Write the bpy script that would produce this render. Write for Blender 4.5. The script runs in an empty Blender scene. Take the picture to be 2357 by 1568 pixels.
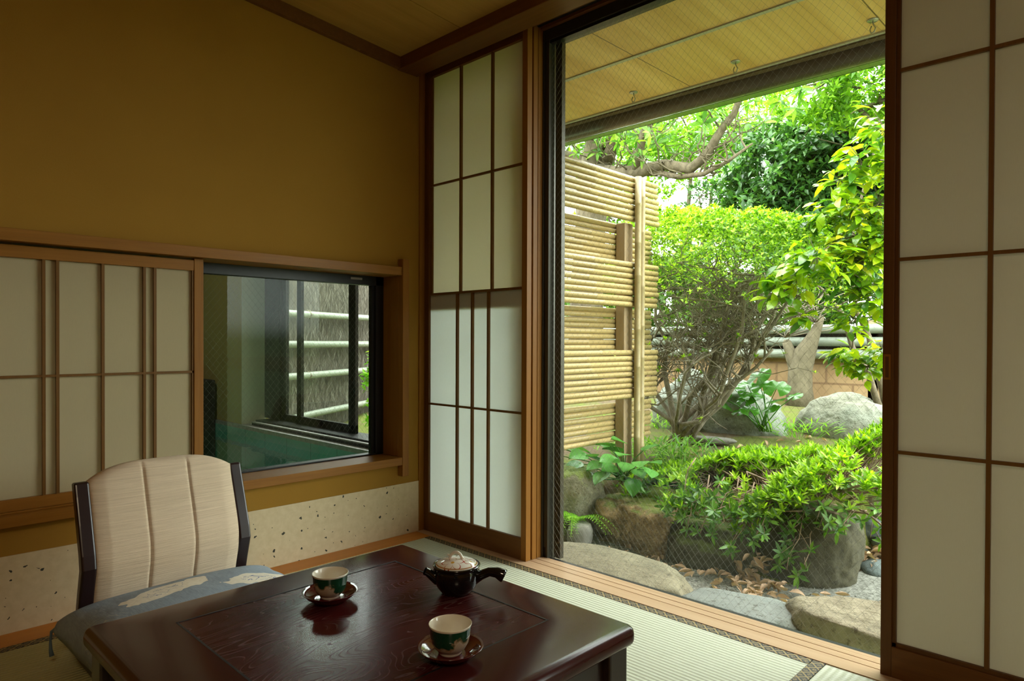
import bpy, bmesh, math, random
import numpy as np
from mathutils import Vector, Matrix, noise as mnoise
from math import sin, cos, pi, radians, sqrt, atan2

col = bpy.context.scene.collection
sc = bpy.context.scene
rnd = random.Random(7)

# ------------------------------------------------------------------ helpers
class MB:
    def __init__(s): s.v = []; s.f = []
    def add(s, vs, fs):
        b = len(s.v); s.v += [tuple(v) for v in vs]; s.f += [tuple(b + i for i in f) for f in fs]
        return s
    def box(s, x0, x1, y0, y1, z0, z1):
        return s.add([(x0,y0,z0),(x1,y0,z0),(x1,y1,z0),(x0,y1,z0),(x0,y0,z1),(x1,y0,z1),(x1,y1,z1),(x0,y1,z1)],
                     [(0,3,2,1),(4,5,6,7),(0,1,5,4),(1,2,6,5),(2,3,7,6),(3,0,4,7)])
    def tube(s, pts, r, n=8, caps=True):
        pts = [Vector(p) for p in pts]
        if not hasattr(r, '__len__'): r = [r] * len(pts)
        rings = []; up = None
        for i, p in enumerate(pts):
            t = (pts[min(i+1, len(pts)-1)] - pts[max(i-1, 0)])
            if t.length < 1e-9: t = Vector((0,0,1))
            t.normalize()
            if up is None:
                up = t.orthogonal().normalized()
            else:
                up = (up - t * up.dot(t))
                up = up.normalized() if up.length > 1e-6 else t.orthogonal().normalized()
            w = t.cross(up)
            rings.append([p + (up * cos(2*pi*k/n) + w * sin(2*pi*k/n)) * r[i] for k in range(n)])
        b = len(s.v)
        for ring in rings: s.v += [tuple(q) for q in ring]
        for i in range(len(rings)-1):
            for k in range(n):
                s.f.append((b+i*n+k, b+i*n+(k+1)%n, b+(i+1)*n+(k+1)%n, b+(i+1)*n+k))
        if caps:
            s.f.append(tuple(b+k for k in range(n))[::-1]); e = b+(len(rings)-1)*n
            s.f.append(tuple(e+k for k in range(n)))
        return s
    def lathe(s, prof, c=(0,0,0), n=48, close=False):
        b = len(s.v); c = Vector(c); m = len(prof)
        for r, z in prof:
            for k in range(n):
                s.v.append((c.x + r*cos(2*pi*k/n), c.y + r*sin(2*pi*k/n), c.z + z))
        rng = range(m if close else m-1)
        for i in rng:
            j = (i+1) % m
            for k in range(n):
                s.f.append((b+i*n+k, b+i*n+(k+1)%n, b+j*n+(k+1)%n, b+j*n+k))
        return s
    def prism(s, poly, a0, a1, axis='y'):
        n = len(poly)
        mk = {'y': lambda u, w, a: (u, a, w), 'x': lambda u, w, a: (a, u, w), 'z': lambda u, w, a: (u, w, a)}[axis]
        vs = [mk(u, w, a0) for u, w in poly] + [mk(u, w, a1) for u, w in poly]
        fs = [tuple(range(n)), tuple(range(2*n-1, n-1, -1))] + [(i, n+i, n+(i+1)%n, (i+1)%n) for i in range(n)]
        return s.add(vs, fs)
    def grid(s, nu, nv, fn):
        b = len(s.v)
        for j in range(nv+1):
            for i in range(nu+1): s.v.append(tuple(fn(i/nu, j/nv)))
        for j in range(nv):
            for i in range(nu):
                a = b + j*(nu+1) + i; s.f.append((a, a+1, a+nu+2, a+nu+1))
        return s
    def build(s, name, mat, parent=None, smooth=False, bevel=0, seg=2, fix=True, angle=None):
        off = root_loc(parent)
        me = bpy.data.meshes.new(name)
        me.from_pydata([(v[0]-off.x, v[1]-off.y, v[2]-off.z) for v in s.v], [], s.f)
        if fix:
            bm = bmesh.new(); bm.from_mesh(me); bmesh.ops.recalc_face_normals(bm, faces=bm.faces); bm.to_mesh(me); bm.free()
        if mat: me.materials.append(mat)
        if smooth: me.polygons.foreach_set('use_smooth', [True]*len(me.polygons))
        me.update()
        o = bpy.data.objects.new(name, me); col.objects.link(o)
        if parent is not None: o.parent = parent
        if bevel:
            m = o.modifiers.new('bevel', 'BEVEL'); m.width = bevel; m.segments = seg; m.limit_method = 'ANGLE'; m.angle_limit = radians(40)
        if angle is not None:
            me.polygons.foreach_set('use_smooth', [True]*len(me.polygons))
            m = o.modifiers.new('split', 'EDGE_SPLIT'); m.split_angle = radians(angle)
        return o

def root_loc(p):
    if p is None: return Vector((0,0,0))
    while p.parent is not None: p = p.parent
    return Vector(p.location)

def tag(o, label=None, cat=None, group=None, kind=None):
    if label: o['label'] = label
    if cat: o['category'] = cat
    if group: o['group'] = group
    if kind: o['kind'] = kind
    return o

def thing(name, label, cat, loc=(0,0,0), group=None):
    o = bpy.data.objects.new(name, None); o.empty_display_size = .05; col.objects.link(o); o.location = loc
    return tag(o, label, cat, group)

def struct(o, label=None):
    o['kind'] = 'structure'
    if label: o['label'] = label
    return o

def copy_tree(o, parent=None):
    c = o.copy(); col.objects.link(c)
    if parent is not None: c.parent = parent
    for ch in list(o.children): copy_tree(ch, c)
    return c

def np_mesh(name, V, F, mat, parent=None, smooth=True):
    off = root_loc(parent)
    V = np.asarray(V, dtype=np.float32) - np.array(off, dtype=np.float32)
    F = np.asarray(F, dtype=np.int32); k = F.shape[1]
    me = bpy.data.meshes.new(name)
    me.vertices.add(len(V)); me.vertices.foreach_set('co', V.ravel())
    me.loops.add(F.size); me.loops.foreach_set('vertex_index', F.ravel())
    me.polygons.add(len(F)); me.polygons.foreach_set('loop_start', np.arange(0, F.size, k, dtype=np.int32))
    me.polygons.foreach_set('loop_total', np.full(len(F), k, dtype=np.int32))
    me.polygons.foreach_set('use_smooth', np.full(len(F), smooth))
    me.materials.append(mat); me.update(calc_edges=True); me.validate()
    o = bpy.data.objects.new(name, me); col.objects.link(o)
    if parent is not None: o.parent = parent
    return o

# leaf template: a folded, slightly drooping blade
def leaf_geo(P, D, Nn, L, W, fold=.18, droop=.18, hi=False):
    P = np.asarray(P, float); N = len(P)
    D = D/np.linalg.norm(D, axis=1, keepdims=True)
    S = np.cross(D, Nn); S /= np.linalg.norm(S, axis=1, keepdims=True) + 1e-9
    U = np.cross(S, D)
    if hi:
        rows = [(0,.04,0), (.22,.72,.02), (.48,1,.0), (.76,.68,-.35)]
    else:
        rows = [(0,.06,0), (.45,1,.0)]
    T = []
    for t, w, d in rows:
        T += [(-.5*w, t, fold*w*.5 + d*droop), (0, t, d*droop), (.5*w, t, fold*w*.5 + d*droop)]
    T.append((0, 1, -droop)); T = np.array(T); m = len(T)
    F = []
    for i in range(len(rows)-1):
        a = 3*i
        F += [(a, a+1, a+4), (a, a+4, a+3), (a+1, a+2, a+5), (a+1, a+5, a+4)]
    a = 3*(len(rows)-1); F += [(a, a+1, m-1), (a+1, a+2, m-1)]
    F = np.array(F)
    L = np.broadcast_to(np.asarray(L, float), (N,)); W = np.broadcast_to(np.asarray(W, float), (N,))
    V = (P[:,None,:] + S[:,None,:]*(T[None,:,0:1]*W[:,None,None]) + D[:,None,:]*(T[None,:,1:2]*L[:,None,None])
         + U[:,None,:]*(T[None,:,2:3]*W[:,None,None]))
    FF = F[None] + (np.arange(N)*m)[:,None,None]
    return V.reshape(-1,3), FF.reshape(-1,3)

def rosettes(C, A, k, L, W, rs, tilt=.45, jit=.35, tj=.35):
    """k leaves radiating round each axis A at C"""
    C = np.asarray(C, float); A = A/np.linalg.norm(A, axis=1, keepdims=True); n = len(C)
    ref = np.where(np.abs(A[:,2:3]) > .9, np.array([[1.,0,0]]), np.array([[0,0,1.]]))
    X = np.cross(A, ref); X /= np.linalg.norm(X, axis=1, keepdims=True); Y = np.cross(A, X)
    ph = rs.uniform(0, 2*pi, n)
    Ps, Ds, Ns, Ls = [], [], [], []
    for i in range(k):
        a = ph + 2*pi*i/k + rs.uniform(-jit, jit, n)
        tl = tilt + rs.uniform(-tj, tj, n)
        R = X*np.cos(a)[:,None] + Y*np.sin(a)[:,None]
        D = R*np.cos(tl)[:,None] + A*np.sin(tl)[:,None]
        Ns.append(A*np.cos(tl)[:,None] - R*np.sin(tl)[:,None]); Ds.append(D)
        Ps.append(C - A*rs.uniform(0, .012, n)[:,None]); Ls.append(L*rs.uniform(.6, 1.15, n))
    Lc = np.concatenate(Ls)
    return np.concatenate(Ps), np.concatenate(Ds), np.concatenate(Ns), Lc, Lc*(W/L)

def merge(*parts):
    V, F, b = [], [], 0
    for v, f in parts: V.append(v); F.append(f+b); b += len(v)
    return np.concatenate(V), np.concatenate(F)

# ------------------------------------------------------------------ node helpers
class Mat:
    def __init__(s, name, rough=.5, base=None, **kw):
        s.m = bpy.data.materials.new(name); s.m.use_nodes = True; s.t = s.m.node_tree
        s.t.nodes.clear(); s.out = s.t.nodes.new('ShaderNodeOutputMaterial')
        s.b = s.t.nodes.new('ShaderNodeBsdfPrincipled'); s.link(s.b.outputs[0], s.out.inputs[0])
        s.b.inputs['Roughness'].default_value = rough
        if base: s.b.inputs['Base Color'].default_value = (*base, 1)
        for k, v in kw.items(): s.set(s.b, k.replace('_', ' '), v)
    def link(s, a, b): s.t.links.new(a, b)
    def set(s, n, k, v):
        i = n.inputs[k]
        if isinstance(v, bpy.types.NodeSocket): s.link(v, i)
        elif isinstance(v, (tuple, list)) and i.type == 'RGBA' and len(v) == 3: i.default_value = (*v, 1)
        else: i.default_value = v
    def n(s, typ, ins=None, **props):
        nd = s.t.nodes.new('ShaderNode' + typ)
        for k, v in props.items(): setattr(nd, k, v)
        for k, v in (ins or {}).items(): s.set(nd, k, v)
        return nd
    def coord(s, scale=(1,1,1), which='Object', rot=(0,0,0)):
        tc = s.n('TexCoord'); mp = s.n('Mapping', {'Scale': scale, 'Rotation': rot}); s.link(tc.outputs[which], mp.inputs[0]); return mp.outputs[0]
    def noise(s, vec, scale=5, detail=4, rough=.55, dist=0, out='Fac'):
        return s.n('TexNoise', {'Vector': vec, 'Scale': scale, 'Detail': detail, 'Roughness': rough, 'Distortion': dist}).outputs[out]
    def math(s, op, a, b=0, c=None):
        nd = s.n('Math', {0: a, 1: b}, operation=op)
        if c is not None: s.set(nd, 2, c)
        return nd.outputs[0]
    def ramp(s, fac, stops, interp='LINEAR'):
        nd = s.n('ValToRGB', {0: fac}); e = nd.color_ramp.elements; nd.color_ramp.interpolation = interp
        while len(e) > 1: e.remove(e[-1])
        for i, (p, c) in enumerate(stops):
            x = e[0] if i == 0 else e.new(p)
            x.position = p; x.color = (*c, 1) if len(c) == 3 else c
        return nd.outputs[0]
    def mix(s, fac, a, b, blend='MIX'):
        nd = s.n('Mix', data_type='RGBA', blend_type=blend)
        s.set(nd, 0, fac); s.set(nd, 6, a if not isinstance(a, tuple) else (*a[:3], 1)); s.set(nd, 7, b if not isinstance(b, tuple) else (*b[:3], 1))
        return nd.outputs[2]
    def bump(s, h, strength=.3, dist=.01, shader=None):
        nd = s.n('Bump', {'Height': h, 'Strength': strength, 'Distance': dist}); s.link(nd.outputs[0], (shader or s.b).inputs['Normal']); return nd.outputs[0]
    def color(s, c): s.set(s.b, 'Base Color', c); return s
    def sep(s, vec):
        nd = s.n('SeparateXYZ', {0: vec}); return nd.outputs

def wood(name, c0, c1, axis='z', rough=.45, scale=1.0, bump=.08):
    M = Mat(name, rough, Specular_IOR_Level=.22)
    st = {'x': (.6, 14, 14), 'y': (14, .6, 14), 'z': (14, 14, .6)}[axis]
    v = M.coord(tuple(a*scale for a in st))
    a = M.noise(v, 3, 5, .6, .6); b = M.noise(v, 14, 3, .5)
    f = M.math('ADD', M.math('MULTIPLY', a, .7), M.math('MULTIPLY', b, .3))
    M.color(M.ramp(f, [(.3, c0), (.7, c1)])); M.bump(b, bump, .002)
    M.set(M.b, 'Roughness', M.math('ADD', rough-.08, M.math('MULTIPLY', b, .16)))
    return M.m

def leafmat(name, c0, c1, c2, trans=.45, rough=.4, gloss=.5, sel=(.25, .65)):
    M = Mat(name, rough); M.t.nodes.remove(M.b)
    g = M.n('NewGeometry'); r = g.outputs['Random Per Island']
    v = M.noise(M.coord(), 2.2, 2)
    f = M.math('ADD', M.math('MULTIPLY', r, .75), M.math('SUBTRACT', M.math('MULTIPLY', v, .9), .32))
    c = M.ramp(f, [(0, c0), (sel[0], c0), (sel[1], c1), (1, c2)])
    ct = M.mix(1.0, c, (1.25, 1.35, .6), 'MULTIPLY')
    p = M.n('BsdfPrincipled', {'Base Color': c, 'Roughness': rough, 'Specular IOR Level': gloss})
    tr = M.n('BsdfTranslucent', {'Color': ct})
    mx = M.n('MixShader', {0: trans, 1: p.outputs[0], 2: tr.outputs[0]})
    M.link(mx.outputs[0], M.out.inputs[0]); return M.m

def rockmat(name, c0, c1, moss=None, moss_amt=.5, pit=.6, tint=None, scale=6, side=0.0):
    M = Mat(name, .85); v = M.coord()
    a = M.noise(v, scale, 8, .65); b = M.noise(v, scale*5, 6, .7)
    c = M.ramp(M.math('ADD', M.math('MULTIPLY', a, .65), M.math('MULTIPLY', b, .35)), [(.35, c0), (.62, c1)])
    if tint: c = M.mix(M.ramp(M.noise(v, 3.1, 3), [(.45, (0,0,0)), (.62, (1,1,1))]), c, tint)
    if moss:
        nz = M.sep(M.n('NewGeometry').outputs['Normal'])[2]
        k = M.math('ADD', M.math('MULTIPLY', nz, .55), M.math('MULTIPLY', M.noise(v, 7, 6, .7), .9))
        c = M.mix(M.ramp(k, [(.95-moss_amt*.6, (0,0,0)), (1.12-moss_amt*.6, (1,1,1))]), c, moss)
    vo = M.n('TexVoronoi', {'Vector': M.n('VectorMath', {0: v, 1: M.n('VectorMath', {0: M.noise(v, scale*.8, 3, out='Color'), 1: (.25, .25, .25)}, operation='MULTIPLY').outputs[0]}, operation='ADD').outputs[0], 'Scale': scale*1.3}, feature='DISTANCE_TO_EDGE')
    cr = M.ramp(vo.outputs['Distance'], [(0, (0,0,0)), (.06, (1,1,1))])
    c = M.mix(M.ramp(M.noise(v, scale*9, 5, .75), [(.36, (1,1,1)), (.44, (0,0,0))]), c, M.mix(1.0, c, (.42, .40, .36), 'MULTIPLY')); M.color(c)
    M.bump(M.math('ADD', M.math('ADD', a, M.math('MULTIPLY', b, .5)), M.math('MULTIPLY', M.noise(v, scale*.6, 2, .4, 2.5), .9)), pit, .035)
    return M.m

# ------------------------------------------------------------------ materials
HON0, HON1 = (.22, .088, .012), (.31, .132, .020)
W_X = wood('honey_wood_x', HON0, HON1, 'x'); W_Y = wood('honey_wood_y', HON0, HON1, 'y'); W_Z = wood('honey_wood_z', HON0, HON1, 'z')
D_X = wood('brown_wood_x', (.115, .044, .011), (.170, .068, .016), 'x'); D_Z = wood('brown_wood_z', (.090, .036, .009), (.135, .056, .014), 'z')
SILL = wood('pale_sill_wood', (.44, .28, .16), (.56, .38, .24), 'x', .35)
FLOORB = wood('floor_edge_wood', (.46, .165, .022), (.56, .215, .034), 'y', .35)
CEILW = wood('ceiling_cedar', (.36, .205, .042), (.46, .270, .062), 'y', .6, .5)
KUM_Z = wood('lattice_wood', (.13, .060, .014), (.185, .086, .020), 'z')

def plaster():
    M = Mat('ochre_plaster', .9); v = M.coord()
    a = M.noise(v, 2.2, 3); b = M.noise(v, 260, 3, .6)
    M.color(M.mix(M.math('MULTIPLY', b, .35), M.ramp(a, [(.3, (.315, .160, .013)), (.7, (.345, .180, .017))]), (.245, .123, .010)))
    M.bump(b, .25, .002); return M.m
PLASTER = plaster()

def washi():
    M = Mat('flecked_paper', .85); v = M.coord((0, 1, 1)); w = M.n('TexNoise', {'Vector': v, 'Scale': 60., 'Detail': 3.}).outputs['Color']
    dv = M.n('VectorMath', {0: w, 1: (.022, .022, .022)}, operation='MULTIPLY').outputs[0]
    vv = M.n('VectorMath', {0: v, 1: dv}, operation='ADD').outputs[0]
    vv = M.n('VectorMath', {0: vv, 1: (0, 1, 1)}, operation='MULTIPLY').outputs[0]
    vo = M.n('TexVoronoi', {'Vector': vv, 'Scale': 26., 'Randomness': 1.}, voronoi_dimensions='2D')
    sp2 = M.sep(vv); cb2 = M.n('CombineXYZ', {0: sp2[1], 1: sp2[2], 2: 0.}); M.link(cb2.outputs[0], vo.inputs['Vector'])
    rad = M.ramp(M.sep(vo.outputs['Color'])[0], [(.52, (0,0,0)), (.53, (.025,.025,.025)), (.85, (.075,.075,.075)), (1, (.15,.15,.15))])
    k = M.math('LESS_THAN', vo.outputs['Distance'], rad)
    p = M.ramp(M.noise(v, 40, 4), [(.3, (.60, .48, .30)), (.7, (.68, .56, .37))])
    M.color(M.mix(k, p, (.045, .045, .035))); return M.m
WASHI = washi()

def paper(name, tint, trans):
    M = Mat(name, .8); M.t.nodes.remove(M.b); v = M.coord((1, 1, 1))
    f = M.noise(M.coord((60, 60, 9)), 6, 4, .6)
    c = M.mix(f, tuple(a*.95 for a in tint), tint)
    d = M.n('BsdfDiffuse', {'Color': c}); t = M.n('BsdfTranslucent', {'Color': M.mix(f, tuple(a*.9 for a in trans), trans)})
    M.link(M.n('AddShader', {0: d.outputs[0], 1: t.outputs[0]}).outputs[0], M.out.inputs[0]); return M.m
PAPER = paper('shoji_paper', (.47, .435, .345), (.17, .165, .14))
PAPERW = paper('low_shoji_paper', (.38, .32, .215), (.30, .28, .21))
PAPERU = paper('upper_shoji_paper', (.37, .335, .245), (.43, .42, .345))
PAPERL = paper('lower_shoji_paper', (.36, .35, .30), (.49, .52, .51))

def schlick(M, f0):
    g = M.n('NewGeometry'); d = M.n('VectorMath', {0: g.outputs['Normal'], 1: g.outputs['Incoming']}, operation='DOT_PRODUCT')
    c = M.math('SUBTRACT', 1, M.math('ABSOLUTE', d.outputs['Value']))
    return M.math('ADD', f0, M.math('MULTIPLY', M.math('POWER', c, 5), 1-f0))
def glassmat(name, tint=(.93, .97, .94), f0=.022):
    M = Mat(name); M.t.nodes.remove(M.b)
    k = schlick(M, f0); tr = M.n('BsdfTransparent', {'Color': tint}); gl = M.n('BsdfGlossy', {'Color': (1,1,1), 'Roughness': .0})
    M.link(M.n('MixShader', {0: k, 1: tr.outputs[0], 2: gl.outputs[0]}).outputs[0], M.out.inputs[0]); return M.m
GLASS = glassmat('wired_glass'); GLASS2 = glassmat('dim_wired_glass', (.90, .95, .92), .007)
WIRE = Mat('steel_wire', .45, (.30, .30, .28), Metallic=.5).m
BRONZE = Mat('bronze_aluminium', .35, (.060, .054, .040), Metallic=.5).m
BRONZE2 = Mat('dark_window_frame', .4, (.012, .010, .010), Metallic=.3).m
BLACK = Mat('black_rubber', .7, (.006, .006, .006)).m

def tatami(name, axis, period, tint=(1, 1, 1)):
    M = Mat(name, .55); v = M.coord(); s = M.sep(v); i = 'xyz'.index(axis); j = 1-i
    w = M.math('SINE', M.math('MULTIPLY', s[i], 2*pi/period)); w = M.math('ADD', M.math('MULTIPLY', w, .5), .5)
    row = M.math('FLOOR', M.math('DIVIDE', s[i], period))
    al = M.math('ADD', M.math('DIVIDE', s[j], .012), M.math('MULTIPLY', M.math('MODULO', row, 2), .5))
    d = M.math('ADD', M.math('MULTIPLY', M.math('SINE', M.math('MULTIPLY', al, 2*pi)), .5), .5)
    n = M.noise(M.coord((9, 120, 1) if axis == 'y' else (120, 9, 1)), 4, 4, .6)
    c = M.ramp(n, [(.25, (.49, .515, .40)), (.75, (.61, .63, .51))])
    c = M.mix(M.math('MULTIPLY', M.math('SUBTRACT', 1, M.math('POWER', w, .5)), .42), c, (.30, .32, .16))
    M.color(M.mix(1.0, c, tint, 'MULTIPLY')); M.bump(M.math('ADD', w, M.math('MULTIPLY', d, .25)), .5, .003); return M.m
TAT_Y = tatami('tatami_rows_along_sill', 'y', .0152); TAT_X = tatami('tatami_rows_across', 'x', .019); TAT_DIM = tatami('tatami_dim_rows', 'x', .0152, (.80, .72, .42))  # last one: olive tint paints the dimmer light on the chair's mat

def heri(name, axis):
    M = Mat(name, .6); s = M.sep(M.coord()); i = 'xyz'.index(axis); j = 1-i; P = .036
    u = M.math('DIVIDE', s[i], P); w = M.math('DIVIDE', s[j], P)
    def tri(a): return M.math('ABSOLUTE', M.math('SUBTRACT', M.math('FRACT', a), .5))
    a = tri(M.math('ADD', u, w)); b = tri(M.math('SUBTRACT', u, w))
    lat = M.math('LESS_THAN', M.math('MINIMUM', a, b), .10)
    core = M.math('GREATER_THAN', M.math('MINIMUM', a, b), .27)
    th = M.math('GREATER_THAN', M.noise(M.coord((1,1,1)), 600, 2), .52)
    k = M.math('MINIMUM', M.math('ADD', M.math('MULTIPLY', lat, .8), M.math('MULTIPLY', M.math('MULTIPLY', core, th), 1)), 1)
    M.color(M.mix(k, (.014, .014, .016), (.34, .24, .085))); return M.m
HERI_X = heri('border_cloth_x', 'x'); HERI_Y = heri('border_cloth_y', 'y')

def lacquer(name, grain):
    M = Mat(name, .26, (.035, .006, .006), Coat_Weight=.06, Coat_Roughness=.08, Specular_IOR_Level=.27)
    if grain:
        v = M.coord((2.6, .62, 1), rot=(0, 0, radians(-6)))
        n = M.noise(v, 2.6, 2.2, .45, .5); fr = M.math('FRACT', M.math('MULTIPLY', n, 46))
        line = M.ramp(fr, [(0, (1,1,1)), (.08, (.7,.7,.7)), (.24, (0,0,0)), (.96, (0,0,0)), (1, (1,1,1))])
        f2 = M.noise(M.coord((40, 5, 1)), 5, 3); f3 = M.noise(M.coord((5, 3, 1)), 2, 2)
        k = M.math('MULTIPLY', M.math('MULTIPLY', line, M.ramp(f3, [(.36, (.10,.10,.10)), (.62, (1,1,1))])), .42)
        M.color(M.mix(k, M.mix(f2, (.030, .0034, .0035), (.070, .0085, .008)), (.17, .115, .105)))
        M.set(M.b, 'Roughness', M.math('ADD', .24, M.math('MULTIPLY', k, .3)))
    else:
        f = M.noise(M.coord((30, 3, 3)), 4, 4); M.color(M.mix(f, (.032, .0055, .005), (.060, .0115, .010))); M.set(M.b, 'Roughness', .20)
    return M.m
LACQ = lacquer('dark_red_lacquer', False); LACQG = lacquer('grained_red_lacquer', True)
LACQD = Mat('dark_lacquer_legs', .3, (.018, .008, .007), Coat_Weight=.3).m
POSTM = Mat('chair_lacquer', .32, (.014, .0035, .0035), Coat_Weight=.15, Coat_Roughness=.15).m

def fabric():
    M = Mat('slub_cotton', .85); n = M.noise(M.coord((2, 2, 110)), 3, 5, .65, .4); n2 = M.noise(M.coord((3, 4, 300)), 2, 2)
    M.color(M.ramp(n, [(.3, (.62, .48, .34)), (.55, (.73, .58, .42)), (.75, (.82, .67, .50))]))
    M.bump(M.math('ADD', n, M.math('MULTIPLY', n2, .4)), .55, .005); return M.m
FABRIC = fabric()

def cushionmat():
    M = Mat('slate_blue_cotton', .75); s = M.sep(M.coord()); v = M.coord()
    wob = M.math('MULTIPLY', M.math('SUBTRACT', M.noise(v, 24, 2, .4), .5), .95)
    def ell(cx, cy, rx, ry, ang):
        dx = M.math('SUBTRACT', s[0], cx); dy = M.math('SUBTRACT', s[1], cy); c, n = cos(ang), sin(ang)
        u = M.math('DIVIDE', M.math('ADD', M.math('MULTIPLY', dx, c), M.math('MULTIPLY', dy, n)), rx)
        w = M.math('DIVIDE', M.math('SUBTRACT', M.math('MULTIPLY', dy, c), M.math('MULTIPLY', dx, n)), ry)
        r = M.math('SQRT', M.math('ADD', M.math('MULTIPLY', u, u), M.math('MULTIPLY', w, w)))
        return M.math('ADD', r, wob), r
    base = M.ramp(M.noise(M.coord((6, 60, 6)), 6, 4), [(.3, (.215, .265, .32)), (.7, (.29, .345, .405))])
    c = base; petal = (.76, .69, .56)
    lines = M.math('LESS_THAN', M.math('ABSOLUTE', M.math('SUBTRACT', M.math('FRACT', M.math('MULTIPLY', M.noise(v, 15, 2, .5, 1.2), 9)), .5)), .07)
    for cx, cy, rx, ry, ang in CUSH_PATCH:
        e, r = ell(cx, cy, rx, ry, ang); k = M.math('LESS_THAN', e, 1)
        inner = M.math('MULTIPLY', lines, M.math('LESS_THAN', r, .55))
        c = M.mix(k, c, M.mix(inner, petal, (.10, .14, .28)))
    e, r = ell(CUSH_SW[0], CUSH_SW[1], .07, .05, .4)
    ring = M.math('LESS_THAN', M.math('ABSOLUTE', M.math('SUBTRACT', M.math('FRACT', M.math('MULTIPLY', e, 3.2)), .5)), .045)
    c = M.mix(M.math('MULTIPLY', ring, M.math('LESS_THAN', r, 1.1)), c, (.40, .42, .40))
    M.color(c); M.bump(M.noise(M.coord((7, 7, 7)), 2, 3), .2, .03); return M.m
CUSH_C = Vector((.615, -1.240, .105))
CUSH_PATCH = [(-.115, -.070, .050, .125, .22), (-.035, .165, .052, .10, -.25), (.16, .0, .06, .09, .5)]
CUSH_SW = (-.02, -.245)
CUSHM = cushionmat()
TASSEL = Mat('blue_thread', .9, (.11, .16, .20)).m

def ceramic_cup():
    M = Mat('green_glaze', .12, Coat_Weight=.5); v = M.coord(); s = M.sep(v)
    n = M.noise(v, 30, 3, .5, .6); zz = M.math('MULTIPLY', M.math('SUBTRACT', s[2], .0195), 14.)
    a = M.math('SINE', M.math('ADD', M.math('MULTIPLY', M.n('Math', {0: s[1], 1: s[0]}, operation='ARCTAN2').outputs[0], 2), .9))
    k = M.math('ADD', M.math('ADD', M.math('MULTIPLY', a, .20), zz), M.math('MULTIPLY', M.math('SUBTRACT', n, .5), .9))
    M.color(M.ramp(k, [(.0, (.40, .32, .235)), (.02, (.46, .37, .27)), (.06, (.26, .18, .10)), (.10, (.006, .050, .024)), (1, (.003, .036, .017))])); return M.m
CUPOUT = ceramic_cup()
CREAM = Mat('cream_porcelain', .12, (.72, .67, .56), Coat_Weight=.4).m
REDLAC = Mat('red_saucer_lacquer', .12, (.085, .010, .010), Coat_Weight=.7, Coat_Roughness=.05).m
POTM = Mat('black_glaze', .1, (.006, .006, .006), Coat_Weight=.6, Coat_Roughness=.04).m
def lidmat():
    M = Mat('white_lid_glaze', .14, Coat_Weight=.5); s = M.sep(M.coord())
    def flower(cx, cy, R, rot):
        dx = M.math('SUBTRACT', s[0], cx); dy = M.math('SUBTRACT', s[1], cy)
        r = M.math('SQRT', M.math('ADD', M.math('MULTIPLY', dx, dx), M.math('MULTIPLY', dy, dy)))
        th = M.n('Math', {0: dy, 1: dx}, operation='ARCTAN2').outputs[0]
        pr = M.math('MULTIPLY', M.math('ADD', .25, M.math('MULTIPLY', M.math('POWER', M.math('ABSOLUTE', M.math('COSINE', M.math('ADD', M.math('MULTIPLY', th, 2.5), rot))), .55), .78)), R)
        ln = M.math('LESS_THAN', M.math('ABSOLUTE', M.math('SUBTRACT', r, pr)), .0011)
        return ln, M.math('LESS_THAN', r, R*.17)
    c = (.86, .83, .76)
    for cx, cy, R, rot in ((.012, -.022, .024, .3), (.030, .016, .017, .9), (-.028, .010, .017, 0)):
        ln, core = flower(cx, cy, R, rot)
        c = M.mix(ln, c, (.42, .07, .05)); c = M.mix(core, c, (.62, .36, .06))
    x = M.math('SQRT', M.math('ADD', M.math('MULTIPLY', s[0], s[0]), M.math('MULTIPLY', s[1], s[1])))
    c = M.mix(M.math('LESS_THAN', M.math('ABSOLUTE', M.math('SUBTRACT', x, .0455)), .0013), c, (.40, .20, .09))
    M.color(c); return M.m
LIDM = lidmat()

def bamboo(name, c0, c1):
    M = Mat(name, .38); r = M.n('ObjectInfo').outputs['Random']; n = M.noise(M.coord((40, 2, 40)), 3, 4)
    c = M.mix(n, c0, c1); c = M.mix(M.math('MULTIPLY', r, .45), c, tuple(a*.55 for a in c0)); M.color(c); return M.m
BAMB = bamboo('dry_bamboo', (.42, .295, .110), (.53, .41, .195))
BAMB2 = bamboo('pale_bamboo', (.38, .285, .13), (.50, .40, .215))
BAMBG = bamboo('grey_green_bamboo', (.21, .245, .195), (.28, .31, .25))
NODE = Mat('bamboo_node', .6, (.42, .31, .14)).m
POSTW = wood('weathered_post', (.34, .24, .14), (.46, .34, .21), 'z', .8)

R_STEP = rockmat('tan_step_stone', (.125, .105, .064), (.225, .195, .125), scale=5, pit=.8)
R_BLUE = rockmat('blue_grey_stone', (.13, .142, .132), (.19, .205, .188), scale=4, pit=.35)
R_WARM = rockmat('cream_stone', (.12, .09, .05), (.34, .285, .19), scale=4, pit=1.0)
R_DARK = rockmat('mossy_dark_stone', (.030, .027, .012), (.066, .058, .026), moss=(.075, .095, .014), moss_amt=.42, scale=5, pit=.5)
R_LAVA = rockmat('pitted_lava_stone', (.10, .080, .036), (.54, .36, .18), moss=(.17, .20, .035), moss_amt=.18, scale=9, pit=1.0)
R_GREY = rockmat('grey_boulder', (.16, .178, .150), (.31, .33, .28), scale=4, pit=.7)
R_BIG = rockmat('pale_boulder', (.22, .218, .165), (.35, .34, .265), tint=(.21, .225, .175), scale=6, pit=.8)
R_LICH = rockmat('lichen_stone', (.19, .175, .105), (.40, .37, .26), moss=(.20, .25, .055), moss_amt=.6, scale=8, pit=.9)
R_SMALL = rockmat('slate_cobble', (.055, .075, .075), (.13, .16, .155), scale=8, pit=.3)
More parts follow.
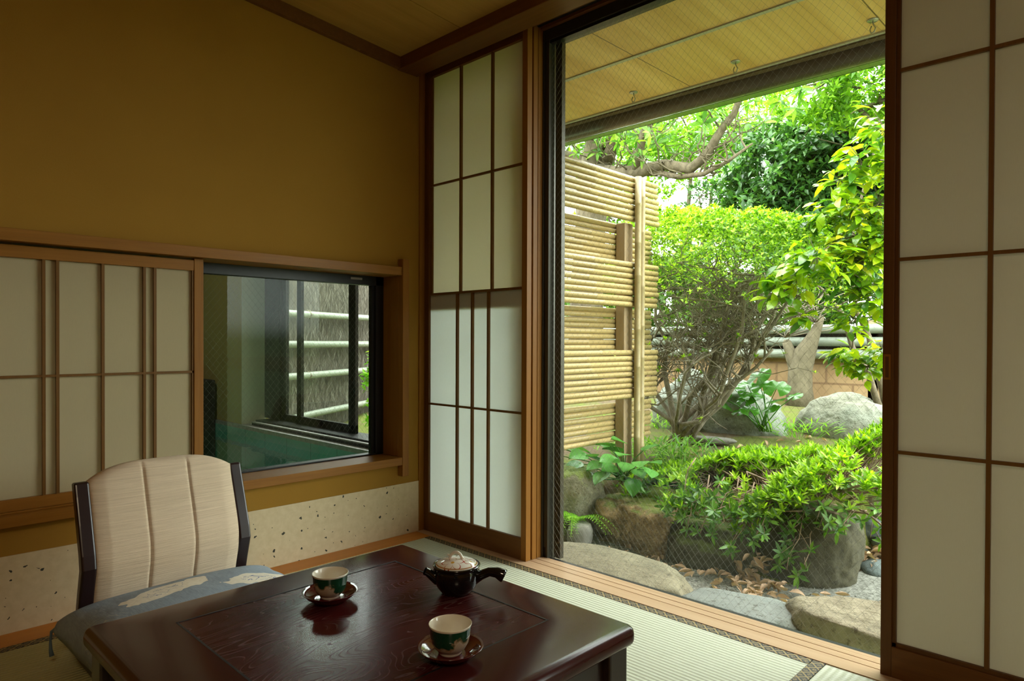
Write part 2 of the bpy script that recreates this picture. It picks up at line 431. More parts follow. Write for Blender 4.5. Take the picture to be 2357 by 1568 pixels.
R_PALEG = rockmat('smooth_grey_stone', (.15, .145, .12), (.20, .19, .16), scale=3, pit=.2)

def mossmat():
    M = Mat('moss_bed', .95); v = M.coord(); a = M.noise(v, 3.2, 5, .6); b = M.noise(v, 60, 5, .7)
    c = M.mix(M.ramp(a, [(.44, (0,0,0)), (.6, (1,1,1))]), M.mix(b, (.055, .085, .006), (.19, .22, .018)), M.mix(b, (.085, .055, .026), (.20, .14, .07)))
    M.color(c); M.bump(b, .9, .02); return M.m
MOSS = mossmat()
def gravelmat():
    M = Mat('gravel_ground', .9); v = M.coord(); vo = M.n('TexVoronoi', {'Vector': v, 'Scale': 95.})
    c = M.mix(M.sep(vo.outputs['Color'])[0], (.07, .068, .055), (.24, .24, .21)); M.color(c); M.bump(vo.outputs['Distance'], -.8, .01); return M.m
GRAV = gravelmat()
PEB = rockmat('gravel_chips', (.15, .15, .125), (.34, .34, .31), scale=30, pit=.2)
DRY = leafmat('dry_leaf', (.25, .135, .075), (.52, .35, .225), (.66, .49, .34), .15, .6, .3)
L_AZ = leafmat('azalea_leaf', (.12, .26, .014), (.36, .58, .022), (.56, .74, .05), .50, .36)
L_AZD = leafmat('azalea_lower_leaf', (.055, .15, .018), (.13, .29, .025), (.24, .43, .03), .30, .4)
L_HEDGE = leafmat('clipped_leaf', (.06, .17, .010), (.36, .58, .025), (.68, .80, .10), .45, .4)
L_CAM = leafmat('camellia_leaf', (.06, .18, .015), (.30, .48, .012), (.62, .60, .02), .42, .22, .8)
L_DARK = leafmat('dark_evergreen_leaf', (.035, .10, .026), (.085, .22, .042), (.19, .38, .06), .30, .3, .6)
L_SHRUB = leafmat('shrub_leaf', (.05, .13, .015), (.16, .31, .03), (.32, .48, .05), .45, .4)
L_LIGHT = leafmat('light_canopy_leaf', (.10, .24, .02), (.28, .50, .04), (.48, .66, .06), .5, .4)
L_MAG = leafmat('large_whorled_leaf', (.06, .17, .025), (.18, .38, .04), (.42, .52, .05), .42, .35, .5)
L_HOSTA = leafmat('hosta_leaf', (.06, .20, .038), (.11, .32, .058), (.17, .42, .08), .3, .35, .5)
L_FARF = leafmat('glossy_round_leaf', (.045, .19, .015), (.085, .29, .022), (.14, .38, .03), .3, .2, .7)
L_FERN = leafmat('fern_leaf', (.16, .38, .02), (.28, .55, .03), (.40, .66, .05), .5, .5, .3)
L_GRASS = leafmat('bamboo_grass_leaf', (.06, .19, .02), (.15, .34, .03), (.26, .48, .05), .4, .4)
def barkmat(name, c0, c1):
    M = Mat(name, .9); n = M.noise(M.coord((1, 1, .5)), 22, 6, .7); M.color(M.ramp(n, [(.3, c0), (.7, c1)])); M.bump(n, .5, .02); return M.m
BARK = barkmat('grey_brown_bark', (.07, .052, .030), (.20, .16, .10)); BARK2 = barkmat('pale_bark', (.085, .07, .04), (.18, .15, .092))
TWIG = barkmat('twig_bark', (.11, .09, .06), (.32, .275, .20))
TWIG2 = barkmat('pinkish_twig', (.16, .105, .065), (.34, .24, .16))

def blockmat():
    M = Mat('tan_block', .85); v = M.coord(); s = M.sep(v)
    zz = M.math('DIVIDE', M.math('SUBTRACT', s[2], .06), .205); row = M.math('FLOOR', zz)
    xx = M.math('ADD', M.math('DIVIDE', s[0], .52), M.math('MULTIPLY', M.math('MODULO', M.math('ABSOLUTE', row), 2), .5))
    def e(a): return M.math('MINIMUM', M.math('FRACT', a), M.math('SUBTRACT', 1, M.math('FRACT', a)))
    j = M.math('MAXIMUM', M.math('LESS_THAN', e(zz), .05), M.math('LESS_THAN', e(xx), .022))
    c = M.ramp(M.noise(v, 5, 5), [(.3, (.27, .165, .075)), (.7, (.36, .24, .125))])
    M.color(M.mix(j, c, (.20, .12, .06))); M.bump(j, -.7, .01); return M.m
BLOCK = blockmat()
def soffit():
    M = Mat('striped_soffit_board', .5); s = M.sep(M.coord()); v = M.coord((7, .30, 1))
    n = M.noise(v, 2.0, 3, .55); st = M.math('SINE', M.math('MULTIPLY', s[0], 2*pi/.30))
    f = M.math('ADD', M.math('MULTIPLY', n, .8), M.math('MULTIPLY', st, .05))
    e = M.math('LESS_THAN', M.math('FRACT', M.math('DIVIDE', M.math('ADD', s[0], .13), .91)), .006)
    M.color(M.mix(e, M.ramp(f, [(.22, (.68, .40, .13)), (.58, (.90, .62, .27))]), (.2, .12, .04))); return M.m
SOFF = soffit()
TRIMP = Mat('pale_metal_trim', .45, (.48, .47, .40)).m
GUT = Mat('dark_gutter', .35, (.075, .055, .045), Coat_Weight=.2).m
FASC = Mat('green_drip_edge', .45, (.16, .30, .07)).m
CHROME = Mat('galvanised_metal', .35, (.42, .43, .38), Metallic=.8).m
BATHW = Mat('cream_bath_wall', .8, (.46, .36, .14)).m
REVEAL = Mat('glazed_reveal_panel', .25, (.70, .69, .60)).m
LEDGE = rockmat('bath_ledge_stone', (.26, .25, .235), (.44, .43, .41), scale=40, pit=.1)
DSTONE = rockmat('dark_bath_stone', (.030, .027, .022), (.07, .06, .05), scale=20, pit=.2)
def tilemat():
    M = Mat('green_bath_tile', .3); s = M.sep(M.coord())
    def e(a, w): return M.math('LESS_THAN', M.math('FRACT', M.math('DIVIDE', a, .30)), w)
    k = M.math('MAXIMUM', M.math('MAXIMUM', e(s[0], .012), e(s[1], .012)), e(s[2], .012))
    M.color(M.mix(k, M.mix(M.noise(M.coord(), 4, 3), (.13, .34, .30), (.22, .50, .45)), (.04, .10, .09))); return M.m
TILE = tilemat()
def watermat():
    M = Mat('bath_water'); M.t.nodes.remove(M.b)
    k_ = schlick(M, .03); tr = M.n('BsdfTransparent', {'Color': (.55, .92, .86)}); gl = M.n('BsdfGlossy', {'Color': (1,1,1), 'Roughness': .02})
    nb = M.n('Bump', {'Height': M.noise(M.coord(), 9, 2), 'Strength': .06, 'Distance': .02}); M.link(nb.outputs[0], gl.inputs['Normal'])
    M.link(M.n('MixShader', {0: k_, 1: tr.outputs[0], 2: gl.outputs[0]}).outputs[0], M.out.inputs[0]); return M.m
WATER = watermat()
def brushmat():
    M = Mat('brushwood', .9); r = M.n('NewGeometry').outputs['Random Per Island']
    M.color(M.ramp(r, [(0, (.05, .040, .030)), (.5, (.15, .125, .098)), (1, (.33, .30, .25))])); return M.m
BRUSH = brushmat()
BRUSHB = Mat('brushwood_core', .95, (.09, .075, .055)).m

# ------------------------------------------------------------------ camera
cam = bpy.data.cameras.new('camera'); co = bpy.data.objects.new('camera', cam); col.objects.link(co)
YAW, PIT, ROL = .77054215, -.00793926, .00360878
f = Vector((-sin(YAW)*cos(PIT), cos(YAW)*cos(PIT), sin(PIT))); r0 = Vector((cos(YAW), sin(YAW), 0)); u0 = r0.cross(f)
r = r0*cos(ROL) + u0*sin(ROL); u = -r0*sin(ROL) + u0*cos(ROL)
co.matrix_world = Matrix(((r.x, u.x, -f.x, 2.529), (r.y, u.y, -f.y, -1.998), (r.z, u.z, -f.z, .9), (0, 0, 0, 1)))
cam.sensor_width = 36; cam.lens = 1549.36/2357*36; cam.shift_y = 13.558/2357; cam.clip_start = .02; cam.clip_end = 200
sc.camera = co

# ------------------------------------------------------------------ room shell
struct(MB().box(-.2, 4.6, -5.2, .12, -.12, -.056).build('floor', SILL))
w = MB()
w.box(-.16, 0, -5.2, -1.70, -.1, 2.8).box(-.16, 0, -1.70, -.120, -.1, .33).box(-.16, 0, -1.70, -.120, 1.236, 2.8).box(-.16, 0, -.120, .12, -.1, 2.8)
struct(w.build('wall_left', PLASTER), 'ochre plaster wall with a low sliding window')
struct(MB().box(.0005, .004, -5.2, -.026, .002, .2385).build('trim_2', WASHI), 'cream flecked paper dado along the plaster wall')
struct(MB().box(.0, .108, -5.2, -.03, -.05, .0015).build('baseboard_left', FLOORB), 'orange floor board along the left wall')
struct(MB().box(-.2, 4.6, -5.3, -5.2, -.1, 2.9).build('wall_back', PLASTER))
struct(MB().box(4.5, 4.6, -5.2, .12, -.1, 2.9).build('wall_right', PLASTER))
wt = MB().box(-.16, 4.6, -.03, .16, 2.25, 2.9); wt.box(3.4, 4.6, -.03, .16, -.1, 2.25)
struct(wt.build('wall_front', PLASTER))
# sloping board ceiling with dark seams
ce = MB()
def cz(y): return 2.192 + .077*(-.145 - y)
for x0, x1 in ((-.05, .428), (.432, .908), (.912, 1.388), (1.392, 1.868), (1.872, 2.348), (2.352, 2.828), (2.832, 3.308), (3.312, 4.55)):
    ce.add([(x0,-.05,cz(-.05)),(x1,-.05,cz(-.05)),(x1,-5.2,cz(-5.2)),(x0,-5.2,cz(-5.2)),(x0,-.05,cz(-.05)+.02),(x1,-.05,cz(-.05)+.02),(x1,-5.2,cz(-5.2)+.02),(x0,-5.2,cz(-5.2)+.02)],
           [(0,3,2,1),(4,5,6,7),(0,1,5,4),(1,2,6,5),(2,3,7,6),(3,0,4,7)])
struct(ce.build('ceiling', CEILW), 'sloping ceiling of wide golden boards')
cb = MB(); cb.add([(-.1,.1,cz(.1)+.02),(4.6,.1,cz(.1)+.02),(4.6,-5.25,cz(-5.25)+.02),(-.1,-5.25,cz(-5.25)+.02),(-.1,.1,cz(.1)+.2),(4.6,.1,cz(.1)+.2),(4.6,-5.25,cz(-5.25)+.2),(-.1,-5.25,cz(-5.25)+.2)],
                  [(0,3,2,1),(4,5,6,7),(0,1,5,4),(1,2,6,5),(2,3,7,6),(3,0,4,7)])
struct(cb.build('ceiling_backing', BRONZE2))
# ceiling moulding along the left wall
tm = MB(); h = .052
tm.add([(0,-.10,cz(-.10)),(.022,-.10,cz(-.10)),(.022,-5.2,cz(-5.2)),(0,-5.2,cz(-5.2)),(0,-.10,cz(-.10)-h),(.022,-.10,cz(-.10)-h),(.022,-5.2,cz(-5.2)-h),(0,-5.2,cz(-5.2)-h)],
       [(0,3,2,1),(4,5,6,7),(0,1,5,4),(1,2,6,5),(2,3,7,6),(3,0,4,7)])
struct(tm.build('trim_3', D_X), 'brown moulding between plaster wall and ceiling')
# header beam and grooved track over the opening
struct(MB().box(-.05, 4.55, -.150, -.036, 2.137, 2.30).build('trim_4', D_X, bevel=.003), 'brown header beam above the sliding screens')
kt = MB().box(-.05, 4.55, -.036, .095, 2.215, 2.30)
for y0, y1 in ((-.036, -.008), (.031, .041), (.077, .095)): kt.box(-.05, 4.55, y0, y1, 2.182, 2.215)
struct(kt.build('trim_5', D_X, bevel=.001), 'grooved brown track above the opening')
# corner post and sill
struct(MB().box(-.05, .008, -.0265, .10, 0, 2.19).build('trim_6', W_Z, bevel=.002), 'slim brown post in the room corner')
sl = MB().box(-.02, 4.55, -.040, .020, -.055, .003).box(-.02, 4.55, .020, .064, -.055, -.001)
sl = MB()
for y0, y1, z1 in ((-.040, .0215, .003), (.0215, .0255, -.006), (.0255, .0575, .003), (.0575, .0615, -.006), (.0615, .084, .003), (.084, .087, -.006), (.087, .104, .002)):
    sl.box(-.02, 4.55, y0, y1, -.056, z1)
struct(sl.build('trim_7', SILL), 'pale grooved wooden sill under the opening')

# ------------------------------------------------------------------ tatami mats
def mat_(name, label, x0, x1, y0, y1, m, borders, group='tatami mats on the floor'):
    t = thing(name, label, 'tatami mat', ((x0+x1)/2, (y0+y1)/2, -.055), group)
    MB().box(x0, x1, y0, y1, -.055, 0).build('mat_surface', m, t)
    for bx0, bx1, by0, by1, hm in borders: MB().box(bx0, bx1, by0, by1, -.001, .0012).build('border_cloth', hm, t)
    return t
BW = .034
mat_('tatami_mat', 'pale green tatami mat beside the sill, partly under the low table', .108, 1.855, -.949, -.041, TAT_Y,
     [(.108, 1.822, -.041-BW, -.041, HERI_X), (.108, 1.822, -.949, -.949+BW, HERI_X), (1.820, 1.855, -.949, -.041, HERI_Y)])
mat_('tatami_mat', 'tatami mat with crosswise ribs in front of the right shoji screen', 1.857, 4.4, -.949, -.041, TAT_X, [(1.857, 4.4, -.949, -.949+BW, HERI_X)])
mat_('tatami_mat', 'tatami mat under the floor chair, dark border along the orange board', .108, 1.855, -2.7, -.951, TAT_DIM,
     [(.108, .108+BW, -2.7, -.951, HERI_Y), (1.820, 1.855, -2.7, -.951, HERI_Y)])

# ------------------------------------------------------------------ shoji screens at the opening
def shoji_left():
    t = thing('shoji_screen', 'left shoji screen with split lower panes, beside the plaster wall', 'sliding screen', (.34, .015, .003))
    y0, y1 = .0, .028
    for a, b in ((.010, .043), (.643, .672)): MB().box(a, b, y0, y1, .003, 2.20).build('stile', D_Z if a < .3 else W_Z, t, bevel=.0015)
    MB().box(.043, .643, y0, y1, 2.131, 2.195).build('top_rail', D_X, t, bevel=.0015)
    MB().box(.043, .643, y0, y1, .003, .093).build('bottom_rail', D_X, t, bevel=.0015)
    up = MB().box(.043, .060, .008, y1, 1.122, 2.131).box(.648, .643, .008, y1, 1.122, 2.131)
    for x in (.259, .461): up.box(x-.005, x+.005, .003, .015, 1.122, 2.131)
    up.box(.043, .648, .004, .014, 1.621, 1.630)
    up.build('upper_lattice', KUM_Z, t)
    lo = MB()
    for x in (.241, .341, .443): lo.box(x-.005, x+.005, .0, .012, .093, 1.112)
    lo.box(.043, .643, .001, .011, .600, .609); lo.box(.043, .643, -.001, .016, 1.112, 1.122)
    lo.build('lower_lattice', KUM_Z, t)
    MB().box(.043, .650, .015, .0155, 1.115, 2.135).build('upper_paper', PAPERU, t)
    MB().box(.040, .645, .0122, .0127, .090, 1.115).build('lower_paper', PAPERL, t)
    MB().box(.043, .643, .018, .027, 1.046, 1.115).build('rear_rail', D_X, t)
    MB().box(.653, .663, -.001, .002, .775, .865).build('finger_pull', W_Z, t)
    return t
shoji_left()
def shoji_right():
    t = thing('shoji_screen', 'right shoji screen with tall undivided panes, beside the glass door', 'sliding screen', (2.45, .015, .003))
    y0, y1 = .0, .028; X0, X1 = 1.982, 2.86
    for a, b in ((X0, 2.009), (X1-.03, X1)): MB().box(a, b, y0, y1, .003, 2.20).build('stile', D_Z, t, bevel=.0015)
    MB().box(2.009, X1-.03, y0, y1, 2.131, 2.195).build('top_rail', D_X, t, bevel=.0015)
    MB().box(2.009, X1-.03, y0, y1, .003, .085).build('bottom_rail', D_X, t, bevel=.0015)
    MB().box(2.009, 2.018, .006, y1, .085, 2.131).box(2.009, X1-.03, .006, y1, .085, .095).build('inner_bead', D_Z, t)
    la = MB()
    for x in (2.219, 2.42, 2.62): la.box(x-.005, x+.005, .003, .015, .095, 2.131)
    for z in (.607, 1.121, 1.623): la.box(2.018, X1-.03, .004, .014, z-.0045, z+.0045)
    la.build('lattice', KUM_Z, t)
    MB().box(2.012, X1-.03, .015, .0155, .09, 2.135).build('paper', PAPER, t)
    pu = MB().box(1.985, 2.002, -.0015, .004, .800, .868).build('finger_pull', W_Z, t)
    MB().box(1.9895, 1.9975, -.0025, .0, .806, .862).build('recess', D_Z, pu)
shoji_right()
# jamb strips behind the left screen
struct(MB().box(.630, .673, .036, .062, .003, 2.19).box(.60, .672, .066, .092, .003, 2.19).build('trim_8', W_Z, bevel=.0015), 'stacked honey coloured jamb strips behind the left shoji')

# ------------------------------------------------------------------ wired glass door
def wires(mb, a0, a1, b0, b1, c, mk, step, wdt):
    """diagonal wires both ways clipped to the pane"""
    hw = wdt/2; A, B = a1-a0, b1-b0; ratio = 1.22
    for sgn in (1, -1):
        k = -B/ratio if sgn == 1 else 0
        s = -B/ratio
        while s < A + B/ratio:
            pts = []
            for t_ in (0, 1):
                b = t_*B; a = s + sgn*b/ratio; pts.append((a, b))
            (xa, ya), (xb, yb) = pts
            def clip(xa, ya, xb, yb):
                t0, t1 = 0., 1.
                for p, q in ((-(xb-xa), xa), (xb-xa, A-xa)):
                    if abs(p) < 1e-12:
                        if q < 0: return None
                        continue
                    tt = q/p
                    if p < 0: t0 = max(t0, tt)
                    else: t1 = min(t1, tt)
                if t1 <= t0: return None
                return (xa+(xb-xa)*t0, ya+(yb-ya)*t0, xa+(xb-xa)*t1, ya+(yb-ya)*t1)
            cl = clip(xa, ya, xb, yb)
            if cl:
                xa, ya, xb, yb = cl
                mb.add([mk(a0+xa-hw, b0+ya, c-hw), mk(a0+xa+hw, b0+ya, c-hw), mk(a0+xa, b0+ya, c+hw), mk(a0+xb-hw, b0+yb, c-hw), mk(a0+xb+hw, b0+yb, c-hw), mk(a0+xb, b0+yb, c+hw)],
                       [(0,1,4,3),(1,2,5,4),(2,0,3,5)])
            s += step
win = bpy.data.objects.new('window_1', None); col.objects.link(win); win.location = (1.6, .115, 0)
struct(win, 'wired glass sliding door onto the garden')
fr = MB().box(.655, .678, .092, .175, -.06, 2.20).box(.678, .700, .100, .135, -.06, 2.20)
fr.box(.655, 3.4, .097, .175, 2.140, 2.215).box(.655, 3.4, .104, .122, -.08, -.004).box(.655, 3.4, .122, .175, -.12, -.05)
fr.build('outer_frame', BRONZE, win, bevel=.001)
MB().box(.700, .7335, .142, .165, -.004, 2.14).build('rear_stile', BRONZE, win, bevel=.001)
MB().box(.70, 3.4, .106, .124, -.03, .001).box(.70, 3.4, .105, .135, 2.128, 2.15).build('sash_rail', BRONZE2, win)
MB().box(.678, .690, .099, .1005, -.004, .045).build('corner_bracket', BRONZE2, win)
MB().box(.70, 3.40, .1165, .1195, .0, 2.13).build('glass_pane', GLASS, win)
wm = MB(); wires(wm, .70, 2.02, .0, 2.13, .118, lambda a, b, c: (a, c, b), .0262, .00052); wm.build('wire_mesh', WIRE, win, fix=False)
struct(MB().box(-.16, .655, .10, .16, -.1, 2.25).build('wall_front_screen', Mat('outer_frosted', .8, (.5, .5, .5)).m)) if False else None
# fixed pane behind the left shoji
win4 = bpy.data.objects.new('window_4', None); col.objects.link(win4); win4.location = (.3, .13, 0); struct(win4, 'glass pane behind the left shoji screen')
MB().box(.02, .655, .118, .121, 0, 2.13).build('glass_pane', GLASS, win4)
MB().box(-.02, .02, .10, .16, -.06, 2.2).box(.02, .655, .10, .16, -.06, .0).box(.02, .655, .10, .16, 2.13, 2.2).build('outer_frame', BRONZE, win4)

# ------------------------------------------------------------------ low window in the left wall
struct(MB().box(-.16, .030, -1.72, -.1435, 1.198, 1.236).build('trim_9', W_Y, bevel=.0015), 'honey wood head rail above the low window')
sm = MB().box(-.16, .034, -1.72, -.1435, .331, .3665).box(-.045, .008, -1.72, -1.013, .3665, .371)
struct(sm.build('trim_10', W_Y, bevel=.0015), 'honey wood sill ledge under the low window')
struct(MB().box(.0, .036, -.1435, -.1085, .279, 1.273).box(-.16, .0, -.1435, -.118, .3665, 1.198).build('trim_11', W_Z, bevel=.0015), 'honey wood upright at the end of the low window')
struct(MB().box(-.16, .03, -1.72, -1.69, .3665, 1.198).build('trim_12', W_Z))
w2 = bpy.data.objects.new('window_2', None); col.objects.link(w2); w2.location = (-.15, -.6, .37); struct(w2, 'dark framed wired glass window looking into the bath')
X0, X1 = -.160, -.115
fr = MB().box(X0, X1, -.186, -.144, .3665, 1.198).box(X0, X1, -1.69, -.144, 1.156, 1.198).box(X0, X1, -1.69, -.144, .3665, .3735)
fr.box(-.150, -.128, -.203, -.186, .37, 1.16)
fr.build('outer_frame', BRONZE2, w2, bevel=.001)
MB().box(-.1145, -.1135, -.322, -.262, 1.177, 1.187).build('maker_label', Mat('label_plate', .5, (.32, .28, .24)).m, w2)
MB().box(-.141, -.138, -1.69, -.19, .3735, 1.157).build('glass_pane', GLASS2, w2)
wm = MB(); wires(wm, -1.03, -.20, .3735, 1.157, -.1395, lambda a, b, c: (c, a, b), .0262, .00052); wm.build('wire_mesh', WIRE, w2, fix=False)
def shoji_low():
    t = thing('shoji_screen', 'low shoji screen closed over the window, behind the floor chair', 'sliding screen', (-.015, -1.34, .371))
    a0, a1 = -1.664, -1.013; x0, x1 = -.035, -.006
    for a, b in ((a0, -1.627), (-1.046, a1)): MB().box(x0, x1, a, b, .371, 1.196).build('stile', W_Z, t, bevel=.0015)
    MB().box(x0, x1-.002, -1.627, -1.046, 1.152, 1.190).build('top_rail', W_Y, t, bevel=.001)
    MB().box(x0, x1-.002, -1.627, -1.046, .371, .407).build('bottom_rail', W_Y, t, bevel=.001)
    la = MB()
    for y in (-1.177, -1.211, -1.338, -1.466, -1.503): la.box(-.019, -.009, y-.0045, y+.0045, .407, 1.152)
    la.box(-.019, -.010, -1.627, -1.046, .780, .788).box(-.022, -.010, -1.052, -1.046, .407, 1.152).build('lattice', KUM_Z, t)
    MB().box(-.0215, -.021, -1.63, -1.044, .40, 1.155).build('paper', PAPERW, t)
shoji_low()

# ------------------------------------------------------------------ low table
TX0, TX1, TY0, TY1, TZ = 1.003, 1.778, -1.640, -.862, .335
T = thing('low_table', 'square dark red lacquered low table holding the tea things', 'table', ((TX0+TX1)/2, (TY0+TY1)/2, 0))
ins = .011; PX0, PX1, PY0, PY1 = TX0+.113, TX1-.142, TY0+.138, TY1-.108
fm = MB(); a0, a1, b0, b1 = TX0, TX1, TY0, TY1
fm.box(a0, PX0, b0, b1, TZ-.036, TZ).box(PX1, a1, b0, b1, TZ-.036, TZ)
FB = MB()
o = [(a0, b0), (a1, b0), (a1, b1), (a0, b1)]; q = [(PX0, PY0), (PX1, PY0), (PX1, PY1), (PX0, PY1)]
vs = [(*p, TZ) for p in o] + [(*p, TZ) for p in q] + [(*p, TZ-.042) for p in o] + [(*p, TZ-.006) for p in q]
FB.add(vs, [(0,1,5,4),(1,2,6,5),(2,3,7,6),(3,0,4,7),(0,8,9,1),(1,9,10,2),(2,10,11,3),(3,11,8,0),(4,5,13,12),(5,6,14,13),(6,7,15,14),(7,4,12,15),(8,11,10,9)])
fo = FB.build('table_frame', LACQ, T, angle=35)
m = fo.modifiers.new('b', 'BEVEL'); m.width = .0165; m.segments = 6; m.limit_method = 'WEIGHT'
me = fo.data; at = me.attributes.new('bevel_weight_edge', 'FLOAT', 'EDGE')
for e in me.edges:
    p, q2 = me.vertices[e.vertices[0]].co + T.location, me.vertices[e.vertices[1]].co + T.location
    outer = all(min(abs(c.x-TX0), abs(c.x-TX1), abs(c.y-TY0), abs(c.y-TY1)) < 1e-4 for c in (p, q2))
    at.data[e.index].value = 1.0 if outer else 0.0
fo.modifiers.move(1, 0)
MB().box(PX0+.0028, PX1-.0028, PY0+.0028, PY1-.0028, TZ-.02, TZ-.0006).build('center_panel', LACQG, T, bevel=.0008)
gl = MB()
for g0, g1, h0, h1 in ((PX0-.0012, PX0+.0028, PY0-.0012, PY1+.0012), (PX1-.0028, PX1+.0012, PY0-.0012, PY1+.0012), (PX0, PX1, PY0-.0012, PY0+.0028), (PX0, PX1, PY1-.0028, PY1+.0012)): gl.box(g0, g1, h0, h1, TZ-.004, TZ+.00025)
gl.build('inlay_line', Mat('inlay_black', .5, (.006, .003, .003)).m, T)
for sx in (0, 1):
    for sy in (0, 1):
        x = TX0+.014 if sx == 0 else TX1-.014; y = TY0+.014 if sy == 0 else TY1-.014
        lx = sorted((x, x+(.058 if sx == 0 else -.058))); ly = sorted((y, y+(.058 if sy == 0 else -.058)))
        MB().box(lx[0], lx[1], ly[0], ly[1], .0, TZ-.040).build('leg', LACQD, T, bevel=.004)
for x in (TX0+.030, TX1-.048): MB().box(x, x+.018, TY0+.07, TY1-.07, TZ-.105, TZ-.040).build('apron', LACQD, T, bevel=.002)
for y in (TY0+.030, TY1-.048): MB().box(TX0+.07, TX1-.07, y, y+.018, TZ-.105, TZ-.040).build('apron', LACQD, T, bevel=.002)

# ------------------------------------------------------------------ tea things
def cup(x, y, rot, label):
    s = thing('tea_saucer', label[0], 'saucer', (x, y, TZ), 'lacquered saucers on the table')
    MB().lathe([(.0, .003), (.030, .003), (.031, .0), (.034, .0), (.036, .004), (.050, .012), (.0585, .0205), (.0595, .0215), (.0588, .0222), (.050, .0155), (.036, .0085), (.026, .0075), (0, .0075)], (x, y, TZ)).build('saucer_dish', REDLAC, s, smooth=True)
    c = thing('tea_cup', label[1], 'cup', (x, y, TZ+.0076), 'green glazed cups on saucers')
    z = TZ+.0076
    MB().lathe([(.0175, .006), (.0185, .0002), (.0205, .0), (.0215, .0035), (.0225, .006)], (x, y, z)).build('foot_ring', CREAM, c, smooth=True)
    MB().lathe([(.0, .0065), (.0225, .006), (.0285, .0125), (.0335, .022), (.0355, .034), (.0365, .045), (.0375, .0500)], (x, y, z)).build('cup_body', CUPOUT, c, smooth=True)
    MB().lathe([(.0375, .0498), (.0386, .0525), (.0386, .0536), (.0378, .0540), (.0366, .0525), (.0345, .040), (.032, .026), (.025, .015), (.012, .0105), (0, .010)], (x, y, z)).build('cup_lining', CREAM, c, smooth=True)
    c.rotation_euler.z = rot; s.rotation_euler.z = rot
cup(1.232, -1.226, .3, ('dark red saucer beside the low chair, under the left cup', 'green and cream tea cup on the saucer nearer the wall'))
cup(1.617, -1.214, 1.5, ('dark red saucer at the near table edge, under the front cup', 'green and cream tea cup on the saucer nearest the camera'))
px, py = 1.390, -1.001
K = thing('teapot', 'black side-handled teapot with a painted white lid', 'teapot', (px, py, TZ))
MB().lathe([(0, .0005), (.031, .0), (.034, .003), (.043, .014), (.0505, .030), (.0525, .043), (.0515, .054), (.0505, .057), (.0530, .0605), (.0535, .063), (.0520, .0645), (.0495, .064), (.0485, .060), (.047, .050), (.04, .02), (0, .012)], (px, py, TZ), 56).build('pot_body', POTM, K, smooth=True)
lid = MB().lathe([(.0, .0775), (.015, .0768), (.028, .0740), (.040, .0695), (.0475, .0655), (.0480, .0640), (.046, .0620), (0, .060)], (px, py, TZ), 56).build('lid', LIDM, K, smooth=True)
kn = MB(); ax = Vector((.88, .47, 0))
kn.tube([Vector((px, py, TZ)) + ax*a + Vector((0, 0, b)) for a, b in ((-.017, .0745), (-.0135, .083), (-.006, .0895), (.002, .0900), (.0085, .0865), (.0125, .0795), (.0165, .0745))], [.0035, .0033, .0036, .0038, .0034, .0034, .0042], 12)
kn.tube([Vector((px, py, TZ)) + ax*a + Vector((0, 0, b)) for a, b in ((-.0115, .0835), (-.019, .0815), (-.0225, .0835))], [.0028, .0024, .0026], 10)
kn.build('lid_knob', Mat('white_knob_glaze', .12, (.78, .75, .66), Coat_Weight=.5).m, lid, smooth=True)
R = Vector((.717, .697, 0)); Fw = Vector((.697, -.717, 0))
def pp(a, b, z): return Vector((px, py, TZ+z)) + R*a + Fw*b
MB().tube([pp(.040, .012, .034), pp(.056, .014, .044), pp(.074, .016, .0515), (pp(.090, .018, .0510)), pp(.104, .020, .0455), pp(.108, .0205, .0435)], [.0125, .0105, .0098, .0115, .0150, .0140], 20).build('handle', POTM, K, smooth=True)
sp = MB(); P = [pp(-.040, .014, .034), pp(-.052, .018, .043), pp(-.061, .021, .0515), pp(-.068, .023, .0555)]
sp.tube(P, [.0135, .0105, .0090, .0088], 18, caps=False); sp.tube(P[::-1][:3], [.0072, .0066, .007], 18, caps=False)
sp.build('spout', POTM, K, smooth=True, fix=False)

# ------------------------------------------------------------------ floor chair
C = thing('floor_chair', 'legless floor chair with dark posts and cream fabric backrest', 'chair', (.40, -1.255, 0))
YL, YR = -1.497, -1.020
prof = [(.345, .030), (.352, .10), (.378, .19), (.402, .262), (.394, .30), (.365, .38), (.336, .455), (.322, .494)]
th = .034
def side(y0, y1):
    fr_ = [(x + th*.0, z) for x, z in prof]; bk = [(x - th, z - .004) for x, z in prof]
    return MB().prism(fr_ + bk[::-1], y0, y1, 'y')
for y0, y1 in ((YL, YL+.038), (YR-.038, YR)): side(y0, y1).build('back_post', POSTM, C, bevel=.006, seg=3)
def pz(t):   # profile by height fraction: the front face of the upholstery
    z = .10 + t*(.492-.10)
    for (xa, za), (xb, zb) in zip(prof, prof[1:]):
        if za <= z <= zb: return xa + (xb-xa)*(z-za)/(zb-za), z
    return prof[-1][0], z
def pzs(t):
    xs = [pz(max(0, min(1, t+d)))[0] for d in (-.09, -.06, -.03, 0, .03, .06, .09)]
    return sum(xs)/7, pz(t)[1]
def pad(front):
    def fn(uu, vv):
        y = YL+.034 + uu*(YR-YL-.068); x, z = pzs(vv)
        e = min(uu, 1-uu)
        edge = (1-max(0, 1-e/.05)**2)
        arch = .043*(1 - abs(2*uu-1)**3.4)
        z += arch * vv**1.5 * 1.0
        x -= arch*vv*.25
        b = .016*sqrt(max(0, min(1, e/.10))) + .010*sin(pi*uu)
        d = 0
        for sx in (.345, .655): d += math.exp(-((uu-sx)/.008)**2)*.007
        lb = 1 - max(0, 1-min(vv, 1-vv)/.05)**2
        x += ((b - d)*lb) if front else (-.020 - .016*lb*edge)
        x -= .006
        return (x, y, z)
    return fn
bk = MB(); n1, n2 = 90, 26
